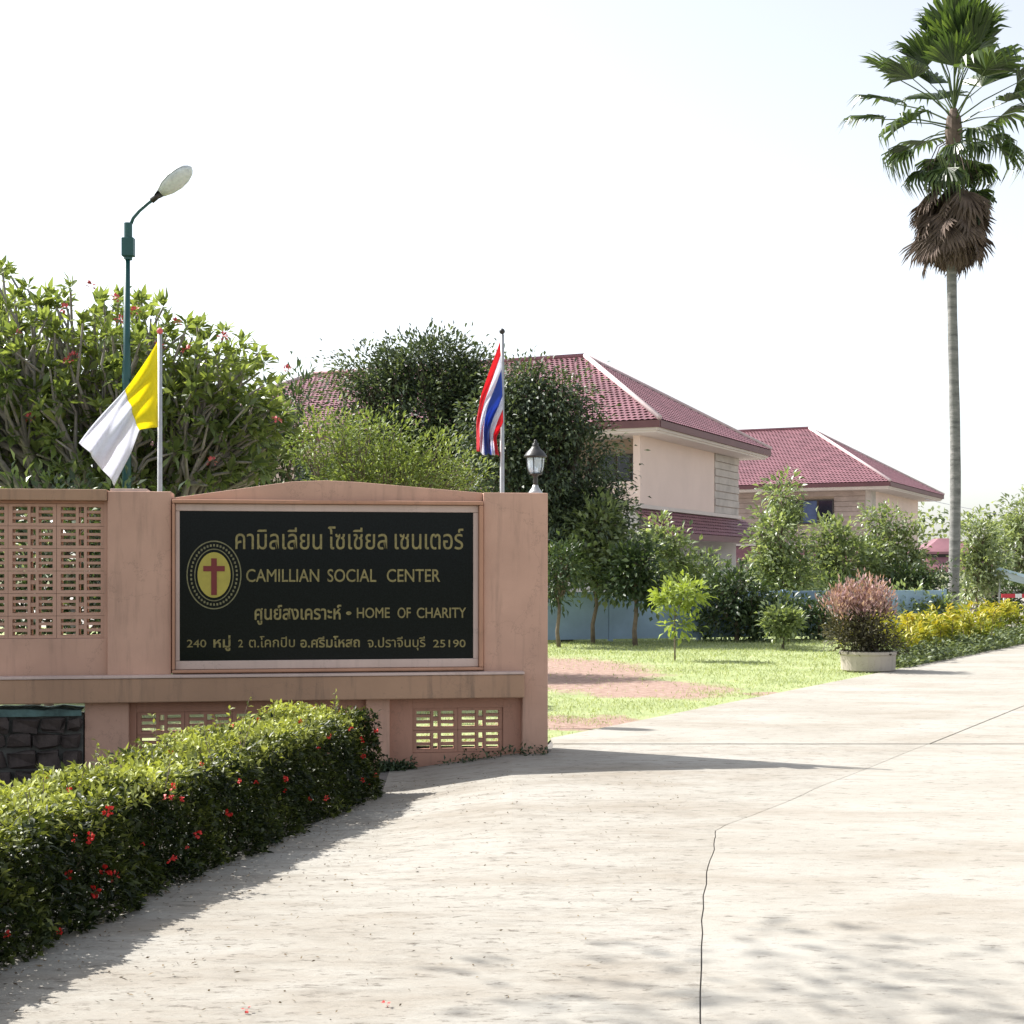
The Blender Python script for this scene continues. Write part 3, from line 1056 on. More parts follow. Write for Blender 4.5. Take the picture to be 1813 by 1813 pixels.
FY = 13.35
fp = at(283, 870, FY)
yf = thing('yellow_white_flag', 'yellow and white flag drooping from a slim pole above the wall', 'flag', (fp.x, FY, 0))
MB().tube([(0, 0, -0.02), (0, 0, at(283, 592, FY).z)], [0.026, 0.02], 10).build('pole', M['grey_steel'], yf, smooth=True)
MB().lathe([(0.004, 0), (0.024, 0.012), (0.03, 0.03), (0.022, 0.05), (0.004, 0.06)], 10, (0, 0, at(283, 592, FY).z)).build('pole_ball', M['petal_pink'], yf, smooth=True)
P, U, Vv = coons([(281, 604), (252, 645), (222, 690), (185, 737), (146, 786)], [(281, 757), (262, 757), (246, 760), (236, 802), (207, 862)],
                 [(281, 604), (281, 757)], [(146, 786), (172, 815), (207, 862)], 41, 25)
flag(yf, FY, P, U, Vv, lambda u, v: (-0.03 + 0.05 * math.sin(v * 11 + u * 5) * u + 0.028 * math.sin(v * 21 - u * 4) * min(1, u * 3) * (1 - .5 * u) + 0.06 * math.sin(u * 5.5)),
     {0: M['c_yellow'], 1: M['c_white']}, lambda u, v: ('yellow_half', 0) if u < 0.5 else ('white_half', 1))

fp = at(889, 870, FY)
tf = thing('striped_flag', 'red, white and blue striped flag hanging folded on a pole beside the lantern', 'flag', (fp.x, FY, 0))
MB().tube([(0, 0, -0.02), (0, 0, at(889, 592, FY).z)], [0.026, 0.019], 10).build('pole', M['grey_steel'], tf, smooth=True)
MB().lathe([(0.004, 0), (0.022, 0.01), (0.027, 0.028), (0.02, 0.045), (0.004, 0.055)], 10, (0, 0, at(889, 592, FY).z)).build('pole_ball', M['black_iron'], tf, smooth=True)
P, U, Vv = coons([(886, 604), (868, 655), (852, 700), (843, 745), (844, 800)], [(892, 748), (886, 760), (879, 778), (884, 808)],
                 [(886, 604), (889, 680), (891, 748)], [(844, 800), (858, 806), (870, 804), (884, 808)], 45, 43)


def thai(u, v):
    if v < 1 / 6: return ('red_stripe_upper', 0)
    if v < 2 / 6: return ('white_stripe_upper', 1)
    if v < 4 / 6: return ('blue_stripe', 2)
    if v < 5 / 6: return ('white_stripe_lower', 1)
    return ('red_stripe_lower', 0)


flag(tf, FY, P, U, Vv, lambda u, v: (-0.04 - 0.10 * math.sin(v * 16 + u * 6) * u - 0.045 * math.sin(v * 33 + u * 9) * u - .04 * math.sin(u * 14 + v * 5) * u),
     {0: M['c_red'], 1: M['c_white'], 2: M['c_blue']}, thai)

# ------------------------------------------------------------------ street lamp
SY = 17.5
bp = at(224, 870, SY)
sl = thing('street_lamp', 'tall dark green street lamp pole with a curved arm and pale oval head', 'street lamp', (bp.x, SY, 0))
zz = lambda y: at(224, y, SY).z
mpp = SY / FPX
MB().tube([(0, 0, 0), (0, 0, zz(640)), (0.003, 0, zz(640) + 0.03), (0.005, 0, zz(455))], [0.062, 0.052, 0.043, 0.038], 12).build('pole', M['green_steel'], sl, smooth=True)
MB().tube([(0.02, 0, zz(460)), (0.02, 0, zz(395))], [0.05, 0.05], 12).build('sleeve', M['green_steel'], sl, smooth=False)
MB().box(-0.045, 0.10, -0.075, 0.03, zz(455), zz(422)).build('control_box', M['green_steel'], sl, bevel=0.01)
MB().lathe([(0.14, 0), (0.14, 0.02), (0.07, 0.05), (0.062, 0.2)], 12).build('base_plate', M['green_steel'], sl)
ap = [at(232, 396, SY), at(236, 386, SY), at(247, 373, SY), at(262, 360, SY), at(280, 347, SY)]
MB().tube([(p.x - bp.x, 0, p.z) for p in ap], 0.020, 10).build('arm', M['green_steel'], sl, smooth=True)
h0_ = at(274, 351, SY); h1_ = at(342, 300, SY)
ax = Vector((h1_.x - h0_.x, -0.10, h1_.z - h0_.z)).normalized()
ln = Vector((h1_.x - h0_.x, -0.1, h1_.z - h0_.z)).length
sdv = Vector((0, 1, 0)); sdv = (sdv - ax * sdv.dot(ax)).normalized()
# roll the head so that its lens is seen a little from below
sdv = (Matrix.Rotation(R(-28), 3, ax) @ sdv)
upv = sdv.cross(ax).normalized()
if upv.z < 0: upv = -upv
prof = [(0, .026, .024), (.07, .05, .04), (.18, .07, .055), (.35, .12, .08), (.55, .145, .09), (.75, .135, .08), (.9, .095, .06), (.97, .05, .035), (1.0, .012, .012)]


def head(lo, hi, name, mat, sh):
    V = []; F = []
    n = 13
    for s, w, h in prof:
        if s < sh[0]: continue
        for q in range(n):
            a = lo + (hi - lo) * q / (n - 1)
            p = Vector((h0_.x - bp.x, 0, h0_.z)) + ax * (s * ln) + sdv * (w * sh[1] * math.cos(a)) + upv * (h * sh[2] * math.sin(a))
            V.append(p)
    m = len(V) // n
    for i in range(m - 1):
        for q in range(n - 1):
            F.append([i * n + q, i * n + q + 1, (i + 1) * n + q + 1, (i + 1) * n + q])
    F.append([q for q in range(n)][::-1])
    return MB().add(V, F).build(name, mat, sl, smooth=True)


head(-0.05, math.pi + 0.05, 'head', M['lamp_shell'], (0, 1, 1))
head(math.pi, 2 * math.pi, 'lens', M['lamp_lens'], (0.17, 0.93, 0.9))
MB().tube([Vector((h0_.x - bp.x, 0, h0_.z)) - ax * 0.05, Vector((h0_.x - bp.x, 0, h0_.z)) + ax * 0.10], 0.034, 10).build('collar', M['black_iron'], sl, smooth=True)


# ------------------------------------------------------------------ houses
def tiled(name, e0, e1, t0, t1, mat, parent, tile_w=0.26, row_h=0.31, step=0.045, amp=0.022):
    """roof slope of overlapping wavy tiles between an eave e0-e1 and a top edge t0-t1"""
    e0, e1, t0, t1 = map(np.array, (e0, e1, t0, t1))
    xd = (e1 - e0) / np.linalg.norm(e1 - e0)
    mid = (e0 + e1) / 2
    up = t0 - e0
    up = up - xd * up.dot(xd)
    S = np.linalg.norm(up)
    ud = up / S
    nrm = np.cross(xd, ud)
    if nrm[2] < 0: nrm = -nrm
    nr = max(1, int(round(S / row_h)))
    V = []; F = []
    a0, a1 = 0.0, np.linalg.norm(e1 - e0)
    b0, b1 = (t0 - e0).dot(xd), (t1 - e0).dot(xd)
    sub = 4
    for r_ in range(nr):
        f0, f1 = r_ / nr, (r_ + 1) / nr
        l0, l1 = a0 + (b0 - a0) * f0, a0 + (b0 - a0) * f1
        r0, r1 = a1 + (b1 - a1) * f0, a1 + (b1 - a1) * f1
        n0 = int(math.floor(min(l0, l1) / tile_w * sub)); n1 = int(math.ceil(max(r0, r1) / tile_w * sub))
        base = len(V)
        ph = 0.5 if r_ % 2 else 0.0
        cnt = 0
        for q in range(n0, n1 + 1):
            xx = q * tile_w / sub
            wv = amp * math.sin(2 * math.pi * (xx / tile_w + ph))
            xa = min(max(xx, l0), r0); xb = min(max(xx, l1), r1)
            V.append(e0 + xd * xa + ud * (f0 * S - 0.03) + nrm * (step + wv))
            V.append(e0 + xd * xb + ud * (f1 * S) + nrm * (0.004 + wv * 0.8))
            cnt += 1
        for q in range(cnt - 1):
            F.append([base + 2 * q, base + 2 * q + 2, base + 2 * q + 3, base + 2 * q + 1])
    return obj(name, mesh_np(name, np.array(V), np.array(F)), mat, parent, kind='stuff')


def window(parent, axis, a0, a1, z0, z1, plane, out, n=2, curtain=None):
    """window set on a wall plane; axis 'x' -> runs along x at y=plane, 'y' -> along y at x=plane; out = outward sign"""
    def bx(m, p0, p1, q0, q1, d0, d1):
        lo, hi = sorted((plane + out * d0, plane + out * d1))
        if axis == 'x': m.box(p0, p1, lo, hi, q0, q1)
        else: m.box(lo, hi, p0, p1, q0, q1)
        return m
    t = 0.09
    m = MB()
    bx(m, a0, a1, z0, z0 + t, 0.0, 0.08); bx(m, a0, a1, z1 - t, z1, 0.0, 0.08)
    st = [a0 + (a1 - a0) * i / n for i in range(n + 1)]
    for i, s in enumerate(st):
        lo = s if i == 0 else (s - t if i == n else s - t / 2)
        bx(m, lo, lo + t, z0 + t, z1 - t, 0.002, 0.078)
    w = m.build('window', M['win_frame'], parent)
    for i in range(n):
        bx(MB(), st[i] + t, st[i + 1] - t * .6, z0 + t + .002, z1 - t - .002, 0.005, 0.03).build('pane', M['curtain'] if curtain == i else M['win_glass'], w)
    return w


def hip_house(name, label, org, rz, L, W, d, ze, zr, o):
    h = thing(name, label, 'house', (org[0], org[1], 0), rz)
    A, B, C, Dd = (0, 0, ze), (0, W, ze), (-L, W, ze), (-L, 0, ze)
    R1, R2 = (-d, W / 2, zr), (-L + d, W / 2, zr)
    rf = MB().add([A, B, C, Dd, R1, R2], [[3, 0, 4, 5], [0, 1, 4], [1, 2, 5, 4], [2, 3, 5]])
    roof = rf.build('roof', M['tile'], h)
    tiled('roof_tiles', Dd, A, R2, R1, M['tile'], roof)
    tiled('roof_tiles', A, B, R1, R1, M['tile'], roof)
    for a, b in ((A, R1), (B, R1), (R1, R2), (Dd, R2), (C, R2)):
        a, b = Vector(a), Vector(b)
        a2 = a + (b - a) * 0.0
        MB().tube([a2 + Vector((0, 0, .07)), b + Vector((0, 0, .07))], 0.11, 8).build('ridge_cap', M['ridge_cap'] if a.y != W and a != Vector(R1) else M['tile'], roof, smooth=True)
    f = 0.10
    MB().box(-L, 0, -0.02, f, ze - 0.30, ze - 0.02).build('fascia', M['fascia'], h)
    MB().box(-f, 0.02, f + .002, W, ze - 0.30, ze - 0.02).build('fascia', M['fascia'], h)
    MB().box(-L, -f - .002, W - f, W, ze - 0.30, ze - 0.02).build('fascia', M['fascia'], h)
    MB().box(-L + .01, -f - .004, f + .002, W - f - .002, ze - 0.40, ze - 0.24).build('soffit', M['soffit'], h)
    MB().box(-L + .05, -f * 2, f * 2, W - f * 2, ze - 0.48, ze - 0.401).build('soffit_step', M['soffit'], h)
    return h


HZ1 = math.atan2(-0.425, 0.905)
ze, zr = 7.6, 11.56
h1 = hip_house('two_storey_house', 'cream two storey house with a wide maroon hip roof behind the dark trees', (5.85, 58.2), HZ1, 28.1, 16.6, 6.6, ze, zr, 1.3)
o_ = 1.3
zf, zs = 4.3, ze - 0.482
yR0, yR1 = o_, 16.6 - o_
ys = o_ + 10.1
MB().box(-o_ - 0.3, -o_, yR0, ys, zf, zs).build('side_wall', M['cream_wall'], h1)
MB().box(-o_ - 0.3, -o_ - 0.03, ys, yR1, zf, zs).build('corner_wall', M['cream_wall'], h1)
nc = 8
chh = (zs - zf) / nc
for i in range(nc):
    dd = 0.03 if i % 2 else 0.0
    MB().box(-o_ - 0.1, -o_ + 0.03 + dd, ys + 0.02, yR1 + dd, zf + i * chh + 0.012, zf + (i + 1) * chh - 0.012).build('stone_course', M['stone_course'], h1, bevel=0.02)
# loggia on the front
MB().box(-9.2, -o_ - 0.302, o_ + 1.5, o_ + 1.7, zf, zs).build('loggia_back_wall', M['tan_wall'], h1)
MB().box(-9.2, -o_ - 0.302, o_, o_ + 0.18, zf, zf + 0.95).build('parapet', M['cream_wall'], h1)
MB().box(-26.8, -9.202, o_, o_ + 0.3, zf, zs).build('front_wall', M['cream_wall'], h1)
window(h1, 'x', -3.6, -1.62, zf + 0.85, zf + 2.2, o_ + 1.5, -1, 3)
window(h1, 'x', -7.6, -4.6, zf + 0.85, zf + 2.2, o_ + 1.5, -1, 3)
for wx in (-13, -18, -23):
    window(h1, 'x', wx, wx + 2.2, zf + 0.9, zf + 2.3, o_, -1, 2)
MB().box(-26.8, -o_ + 0.12, o_ - 0.1, yR1 + 0.15, zf - 0.16, zf - 0.002).build('floor_ledge', M['soffit'], h1)
MB().box(-26.8, -o_ - 0.1, o_ + 0.1, yR1, -0.1, zf - 0.162).build('ground_floor_wall', M['grey_wall'], h1)
# lean-to canopy along the right side
e = 1.6
ct = [(-o_ + 0.02, yR0 - 0.9, zf - 0.17), (-o_ + 0.02, yR1 + 0.9, zf - 0.17)]
cn = MB().add([(-o_ - .06, yR0 - .4, zf - .2), (-o_ - .06, yR1 + .9, zf - .2), (-o_ + e, yR1 + .9, 3.12), (-o_ + e, yR0 - .4, 3.12), (-o_ - .06, yR0 - .4, zf - .35), (-o_ - .06, yR1 + .9, zf - .35), (-o_ + e, yR1 + .9, 2.98), (-o_ + e, yR0 - .4, 2.98)],
             [[0, 3, 2, 1], [4, 5, 6, 7], [3, 7, 6, 2], [0, 4, 7, 3], [1, 2, 6, 5]])
can = cn.build('canopy_roof', M['tile'], h1)
tiled('canopy_tiles', (-o_ + e, yR0 - .4, 3.13), (-o_ + e, yR1 + .9, 3.13), (-o_ - .05, yR0 - .4, zf - .19), (-o_ - .05, yR1 + .9, zf - .19), M['tile'], can)
MB().box(-o_ + e - .05, -o_ + e + .03, yR0 - .42, yR1 + .92, 2.86, 3.10).build('canopy_fascia', M['fascia'], h1)
window(h1, 'y', 4, 6.5, 1.0, 2.4, -o_ - .1, 1, 2)
window(h1, 'y', 9.5, 12, 1.0, 2.4, -o_ - .1, 1, 2)

h2 = hip_house('two_storey_house', 'farther cream house with a maroon hip roof, just left of the palm trunk', (25.4, 98.7), math.atan2(-0.44, 0.90), 34, 20.7, 8.2, 7.6, 12.36, 1.6)
o2 = 1.7
zs2 = 7.6 - .482
MB().box(-32, -o2 - .3, o2 + .03, o2 + .35, zf - .8, zs2).build('front_wall', M['tan_wall'], h2)
MB().box(-o2 - .3, -o2, o2 + 1.6, 20.7 - o2, zf - .8, zs2).build('side_wall', M['cream_wall'], h2)
MB().box(-o2 - .32, -o2 + .05, o2, o2 + 1.59, zf - .8, zs2).build('corner_pilaster', M['stone_course'], h2)
wx0, wx1, wz0, wz1 = -7.6, -4.2, zf + 0.55, zf + 2.25
nb = 10
for i in range(nb):
    z0, z1 = zf - .8 + (zs2 - zf + .8) * i / nb + .012, zf - .8 + (zs2 - zf + .8) * (i + 1) / nb - .012
    pieces = [(-14, -o2 - .33)]
    if z1 > wz0 and z0 < wz1:
        pieces = [(-14, wx0), (wx1, -o2 - .33)]
    for a, b in pieces:
        MB().box(a, b, o2 - (0.03 if i % 2 else 0.0), o2 + .05, z0, z1).build('cladding_course', M['brown_course'], h2, bevel=.015)
window(h2, 'x', wx0 + .01, wx1 - .01, wz0, wz1, o2 - .02, -1, 3, curtain=1)
MB().box(-19, -14.02, o2 - .02, o2 + .04, zf - .8, zs2 - .1).build('porch_wall', M['tan_wall'], h2)
window(h2, 'x', -16.2, -14.6, zf - .2, zf + 1.6, o2 - .03, -1, 1)
MB().box(-32, -o2 + .1, o2 - .12, 20.7 - o2 + .1, zf - .95, zf - .802).build('floor_ledge', M['soffit'], h2)
MB().box(-32, -o2 - .1, o2 + .2, 20.7 - o2, -.1, zf - .952).build('ground_floor_wall', M['grey_wall'], h2)
MB().add([(-32, o2 - .0, zf - .97), (-o2, o2 - .0, zf - .97), (-o2 + .8, o2 - 2.0, 2.3), (-32, o2 - 2.0, 2.3), (-32, o2, zf - 1.1), (-o2, o2, zf - 1.1), (-o2 + .8, o2 - 2.0, 2.15), (-32, o2 - 2.0, 2.15)],
         [[0, 3, 2, 1], [4, 5, 6, 7], [3, 7, 6, 2], [1, 2, 6, 5]]).build('canopy_roof', M['tile'], h2)
# small porch roof between the two houses
MB().add([(-23, -2.2, 6.95), (-14.2, -2.2, 6.95), (-14.8, 2.2, 8.35), (-23, 2.2, 8.35), (-23, -2.2, 6.7), (-14.2, -2.2, 6.7), (-14.8, 2.2, 7.2), (-23, 2.2, 7.2)],
         [[0, 1, 2, 3], [4, 7, 6, 5], [0, 4, 5, 1], [1, 5, 6, 2]]).build('porch_roof', M['tile'], h2)
MB().box(-23, -14.1, -2.3, -2.2, 6.55, 6.93).build('porch_fascia', M['fascia'], h2)

# low pavilion at the right
PV = 62.0
pc = at(1672, 1000, PV)
pv = thing('low_pavilion', 'low pavilion with two pink roof tiers behind the palm trunk', 'pavilion', (pc.x, PV, 0))
pw = 1.75
for (zb, zt_, w0, w1, nm) in ((1.62, 2.15, pw, 1.15, 'lower_roof'), (2.38, 2.95, 1.25, 0.35, 'upper_roof')):
    MB().add([(-w0, -w0, zb), (w0, -w0, zb), (w0, w0, zb), (-w0, w0, zb), (-w1, -w1, zt_), (w1, -w1, zt_), (w1, w1, zt_), (-w1, w1, zt_), (-w0, -w0, zb - .1), (w0, -w0, zb - .1), (w0, w0, zb - .1), (-w0, w0, zb - .1)],
             [[0, 1, 5, 4], [1, 2, 6, 5], [2, 3, 7, 6], [3, 0, 4, 7], [4, 5, 6, 7], [8, 9, 1, 0], [9, 10, 2, 1], [10, 11, 3, 2], [11, 8, 0, 3], [11, 10, 9, 8]]).build(nm, M['tile'], pv)
MB().box(-1.05, 1.05, -1.05, 1.05, 2.151, 2.279).build('clerestory', M['win_frame'], pv)
for sx in (-1, 1):
    for sy in (-1, 1):
        MB().box(sx * 1.4 - .08, sx * 1.4 + .08, sy * 1.4 - .08, sy * 1.4 + .08, 0, 1.519).build('post', M['tan_wall'], pv)

# blue low wall of panels
bw = thing('blue_fence', 'low blue painted panel fence along the back of the lawn', 'fence', (-4.0, 31.0, 0), math.atan2(4.6, 14.4))
LW = 15.2
npan = 7
for i in range(npan):
    x0 = i * LW / npan
    MB().box(x0 + .05, x0 + LW / npan - .05, -.03, .03, .06, 1.12).build('panel', M['blue_panel'], bw, bevel=.006)
for i in range(npan + 1):
    x0 = i * LW / npan
    MB().box(x0 - .045, x0 + .045, -.05, .05, 0, 1.15).build('post', M['blue_panel'], bw, bevel=.006)

# pale canopy, red barrier at the far right
cv = at(1800, 1100, 48)
cp = thing('sheet_canopy', 'pale blue sheet canopy on thin posts at the right edge', 'canopy', (cv.x, 48, 0))
MB().add([(-1.05, -1.2, 1.72), (1.3, -1.2, 1.08), (1.3, 1.4, 1.08), (-1.05, 1.4, 1.72), (-1.05, -1.2, 1.62), (1.3, -1.2, .98), (1.3, 1.4, .98), (-1.05, 1.4, 1.62)],
         [[0, 1, 2, 3], [7, 6, 5, 4], [0, 4, 5, 1], [1, 5, 6, 2], [2, 6, 7, 3], [3, 7, 4, 0]]).build('sheet', M['pale_blue'], cp)
for x, y, zt_ in ((-.9, -1.0, 1.58), (-.9, 1.2, 1.58), (1.15, -1.0, 1.02), (1.15, 1.2, 1.02)):
    MB().tube([(x, y, 0), (x, y, zt_)], .03, 8).build('post', M['grey_steel'], cp)
rb = at(1800, 1056, 44)
rr = thing('red_barrier', 'red and white barrier rail beyond the yellow crotons', 'barrier', (rb.x, 44, 0))
for (a, b, m_) in ((-.45, -.05, 'red_paint'), (-.05, .15, 'white_paint'), (.15, .7, 'red_paint')):
    MB().box(a + .001, b - .001, -.02, .02, .78, .90).build('rail', M[m_], rr)
for x in (-.35, .55):
    MB().box(x - .03, x + .03, .021, .07, 0, .9).build('post', M['white_paint'], rr)

# ------------------------------------------------------------------ palm tree
PY = 45.0
pb = at(1686, 1100, PY)
mp_ = PY / FPX
palm = thing('fan_palm', 'very tall fan palm with a skirt of dead brown leaves beside the driveway', 'palm tree', (pb.x, PY, 0))
ztop = at(1686, 215, PY).z
ringed, rt, rb_, ro = new_mat('palm_trunk')
rn1 = noise(rt, 1.0, 6, 0.7, stretch=(2, 2, 7))
rc = ramp(rt, rn1.outputs['Fac'], [(0.3, (0.10, 0.10, 0.095)), (0.5, (0.19, 0.19, 0.18)), (0.7, (0.30, 0.29, 0.275))])
rt.links.new(rc.outputs[0], rb_.inputs['Base Color'])
rb_.inputs['Roughness'].default_value = 0.9
bump(rt, rb_, rn1.outputs['Fac'], 0.8, 0.03)
tp = []
trd = []
for i in range(24):
    s = i / 23
    tp.append((0.05 * math.sin(s * 3) + .07 * math.sin(s * 6.28), 0.03 * math.sin(s * 5), -0.05 + s * (ztop + .05)))
    trd.append((0.17 - 0.035 * s + 0.06 * max(0, 1 - s * 14)) * (1 + 0.03 * math.sin(i * 2.1)))
MB().tube(tp, trd, 14).build('trunk', ringed, palm, smooth=True)


def frond_mesh(seed, pet, rad, spread, nseg, droop, dead=False):
    rg = random.Random(seed)
    m = MB()
    rn = []

    def addp(V, F, r):
        m.add(V, F); rn.extend([r] * len(V))
    n0 = len(m.v)
    bend = -0.12 if not dead else 0
    m.tube([(0, 0, 0), (pet * .5, 0, bend * -.3), (pet, 0, bend)], [.03, .022, .016], 5)
    rn.extend([0.9 if not dead else 0.3] * (len(m.v) - n0))
    hub = Vector((pet, 0, bend))
    for i in range(nseg):
        a = -spread + 2 * spread * i / (nseg - 1) + rg.uniform(-.03, .03)
        L = rad * (0.72 + 0.28 * math.cos(a * 0.75)) * rg.uniform(.88, 1.06)
        w = 0.052 * rad / 1.2 * (1.15 if not dead else .9)
        d = Vector((math.cos(a), math.sin(a), 0.16 * abs(math.sin(a))))
        sd_ = Vector((-math.sin(a), math.cos(a), 0))
        dz = droop * rg.uniform(.6, 1.4)
        p1 = hub + d * L * .45 + Vector((0, 0, .02 - dz * .05 * L))
        p2 = hub + d * L * .75 + Vector((0, 0, -dz * .22 * L))
        p3 = hub + d * L * (1.0 - dz * .25) + Vector((rg.uniform(-.03, .03), rg.uniform(-.03, .03), -dz * .62 * L))
        up = Vector((0, 0, .035))
        r = rg.random()
        V = [hub, p1 + sd_ * w, p1 - up, p1 - sd_ * w, p2 + sd_ * w * .75, p2 - up * .8, p2 - sd_ * w * .75, p3]
        F = [[0, 2, 1], [0, 3, 2], [1, 2, 5, 4], [2, 3, 6, 5], [4, 5, 7], [5, 6, 7]]
        addp(V, F, r)
    me = bpy.data.meshes.new('dead_frond' if dead else 'frond')
    me.from_pydata(m.v, [], m.f)
    at2 = me.attributes.new('rnd', 'FLOAT', 'POINT')
    at2.data.foreach_set('value', np.array(rn, dtype=np.float32))
    me.materials.append(M['dead_leaf'] if dead else M['leaf_palm'])
    return me


fms = [frond_mesh(s, 1.9 + .2 * s, 1.55, 1.25 + .12 * s, 24, dr) for s, dr in ((0, .25), (1, .5), (2, .8))]
fr_droop = [frond_mesh(s + 9, 1.35, 1.2, 1.1, 18, 1.25) for s in range(2)]
dms = [frond_mesh(s + 20, .85, 1.35, .8, 18, .25, True) for s in range(3)]
prg = random.Random(12)
spec = []
for i in range(30):   # from the upright heart of the crown down to the hanging rim
    q = i / 29
    el = 86 - 112 * q ** 0.9 + prg.uniform(-8, 8)
    me_ = fms[0] if q < .35 else (fms[1 + prg.randrange(2)] if q < .72 else fr_droop[prg.randrange(2)])
    spec.append((i * 2.3999 + prg.uniform(-.3, .3), R(el), .45 - 1.0 * q, me_, prg.uniform(.8, 1.05)))
for i in range(9):   # dense upright heart
    spec.append((i * 2.1 + .4, R(58 + prg.uniform(0, 30)), .5, fms[i % 2], prg.uniform(.85, 1.08)))
for i in range(14):   # shaggy hanging ones round the neck
    spec.append((i * 2.4 + .9, R(-25 - prg.uniform(0, 40)), -.25 - prg.uniform(0, 1.1), fr_droop[i % 2], prg.uniform(.6, .95)))
for i in range(7):   # low loose ones above the skirt
    spec.append((-1.0 + i * .42 + prg.uniform(-.2, .2), R(-30 - prg.uniform(0, 35)), -1.2 - prg.uniform(0, .9), fr_droop[prg.randrange(2)], prg.uniform(.7, .9)))
for az, el, dz, me, sc_ in spec:
    o = obj('frond', me, None, palm)
    o.location = (0.05, 0.03, ztop + dz)
    o.rotation_euler = (prg.uniform(-.35, .35), -el, az)
    o.scale = (sc_,) * 3
z_s1, z_s0 = at(1686, 330, PY).z, at(1686, 490, PY).z
for i in range(80):
    o = obj('dead_frond', dms[i % 3], None, palm)
    az = i * 2.399 + prg.uniform(-.2, .2)
    o.location = (0.12 * math.cos(az), 0.12 * math.sin(az), z_s1 + .1 + prg.uniform(-1.15, .45))
    o.rotation_euler = (prg.uniform(-.5, .5), R(58 + prg.uniform(-10, 24)), az)
    sc_ = prg.uniform(.75, 1.0)
    o.scale = (sc_, sc_, sc_)
for i in range(10):
    az = i * 2.399
    o = obj('dead_petiole', bpy.data.meshes.new('dead_petiole') if False else MB().tube([(0, 0, 0), (.5, 0, -.35), (.75, 0, -1.1), (.72, 0, -1.9)], [.02, .018, .012, .006], 5).build('dead_petiole', M['dead_leaf'], palm).data, None, palm) if False else MB().tube([(0, 0, 0), (.4, 0, -.3), (.62, 0, -1.0), (.60, 0, -1.9)], [.02, .018, .012, .006], 5).build('dead_petiole', M['dead_leaf'], palm)
    o.location = (0.05, 0, ztop - .4 - prg.uniform(0, .5))
    o.rotation_euler = (0, 0, az)
    o.scale = (prg.uniform(.7, 1.3), 1, prg.uniform(.8, 1.1))
MB().lathe([(0.14, -1.2), (0.22, -.8), (0.27, -.3), (0.22, .1), (0.1, .4)], 12, (0.05, 0.03, ztop)).build('crown_shaft', M['dead_leaf'], palm)

# ------------------------------------------------------------------ trees behind the wall
# big frangipani at the left
FYD = 19.0
fb = at(190, 1010, FYD)
rg = np.random.default_rng(42)
s_ = FYD / FPX
crown = [((at(60, 680, FYD)), (2.2, 1.7, 1.40)), ((at(290, 705, FYD)), (1.45, 1.4, 1.15)), ((at(405, 730, FYD)), (0.88, 1.0, 1.0)), ((at(-130, 660, FYD)), (2.0, 1.6, 1.5)), ((at(170, 790, FYD)), (2.3, 1.6, 0.95))]
crown = [(tuple(c), r_) for c, r_ in crown]
fran = thing('frangipani_tree', 'broad frangipani tree with grey forked branches and red flowers at the far left', 'tree', (fb.x, FYD, 0))
T, d = blob_tips(crown, 1350, rg, 0.42)
keep = T[:, 2] > 1.6
T, d = T[keep], d[keep]
base = np.array([fb.x, FYD, 0.0])
tb = MB()
for sx, sy in ((0, 0), (.35, .1), (-.4, -.1)):
    tb.tube([(sx * .4, sy, -.05), (sx * .7, sy * .8, .5), (sx * 1.2, sy * 1.2, 1.1)], [.16, .13, .11], 9)
tb.build('trunk', M['bark_grey'], fran, smooth=True)
mb = MB()
skeleton(mb, T - base, np.array([0, 0, 0.9]), 0.14, 9, 120, rg, r_tip=0.013, n=5, f1=.42, f2=.6, wig=.09)
mb.build('branches', M['bark_grey'], fran, smooth=True)
per = 14
n = len(T) * per
ti = np.repeat(np.arange(len(T)), per)
od = d[ti] * .55 + rg.normal(0, .75, (n, 3))
od[:, 2] += .35
od = unit(od)
P0 = T[ti] + od * .03
# paler leaf tones on the upper half of each crown blob
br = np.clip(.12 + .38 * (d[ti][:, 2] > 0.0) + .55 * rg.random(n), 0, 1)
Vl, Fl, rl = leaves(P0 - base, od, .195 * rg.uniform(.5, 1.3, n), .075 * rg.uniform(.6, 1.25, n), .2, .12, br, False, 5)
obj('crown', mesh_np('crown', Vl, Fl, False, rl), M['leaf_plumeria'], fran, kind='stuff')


def flower_cluster(mat, seed, r, npet=14):
    rg2 = np.random.default_rng(seed)
    dd_ = unit(rg2.normal(0, 1, (npet, 3)) + np.array([0, 0, .5]))
    pos = dd_ * r * .4
    Vf, Ff, _ = leaves(pos, dd_ + rg2.normal(0, .4, (npet, 3)), r * .75, r * .5, .15, .1, None, False, seed)
    me = mesh_np('flower_cluster', Vf, Ff)
    me.materials.append(mat)
    return me


fcm = [flower_cluster(M['petal_pink'], s, .075) for s in range(3)]
for (px, py) in ((160, 475), (205, 498), (313, 540), (395, 565), (130, 600), (115, 515), (212, 535), (282, 582), (375, 818), (490, 745), (508, 655), (55, 740), (120, 640), (240, 520), (330, 620), (30, 560)):
    p = at(px, py + (32 if py < 620 else 0), FYD - 1.1 - random.uniform(0, .3))
    o = obj('flower_cluster', fcm[random.randrange(3)], None, fran)
    o.location = p - Vector((fb.x, FYD, 0))
    o.rotation_euler = (0, 0, random.uniform(0, 6))


def B(px, py, Y, rpx, rpy, depth=None):
    """ellipsoid centred at a photo pixel and distance, radii given in photo pixels"""
    k_ = Y / FPX
    return (tuple(at(px, py, Y)), (rpx * k_, depth if depth else max(rpx, rpy) * .8 * k_, rpy * k_))


def gb(px, Y):
    return (gx(px, Y), Y, 0.0)


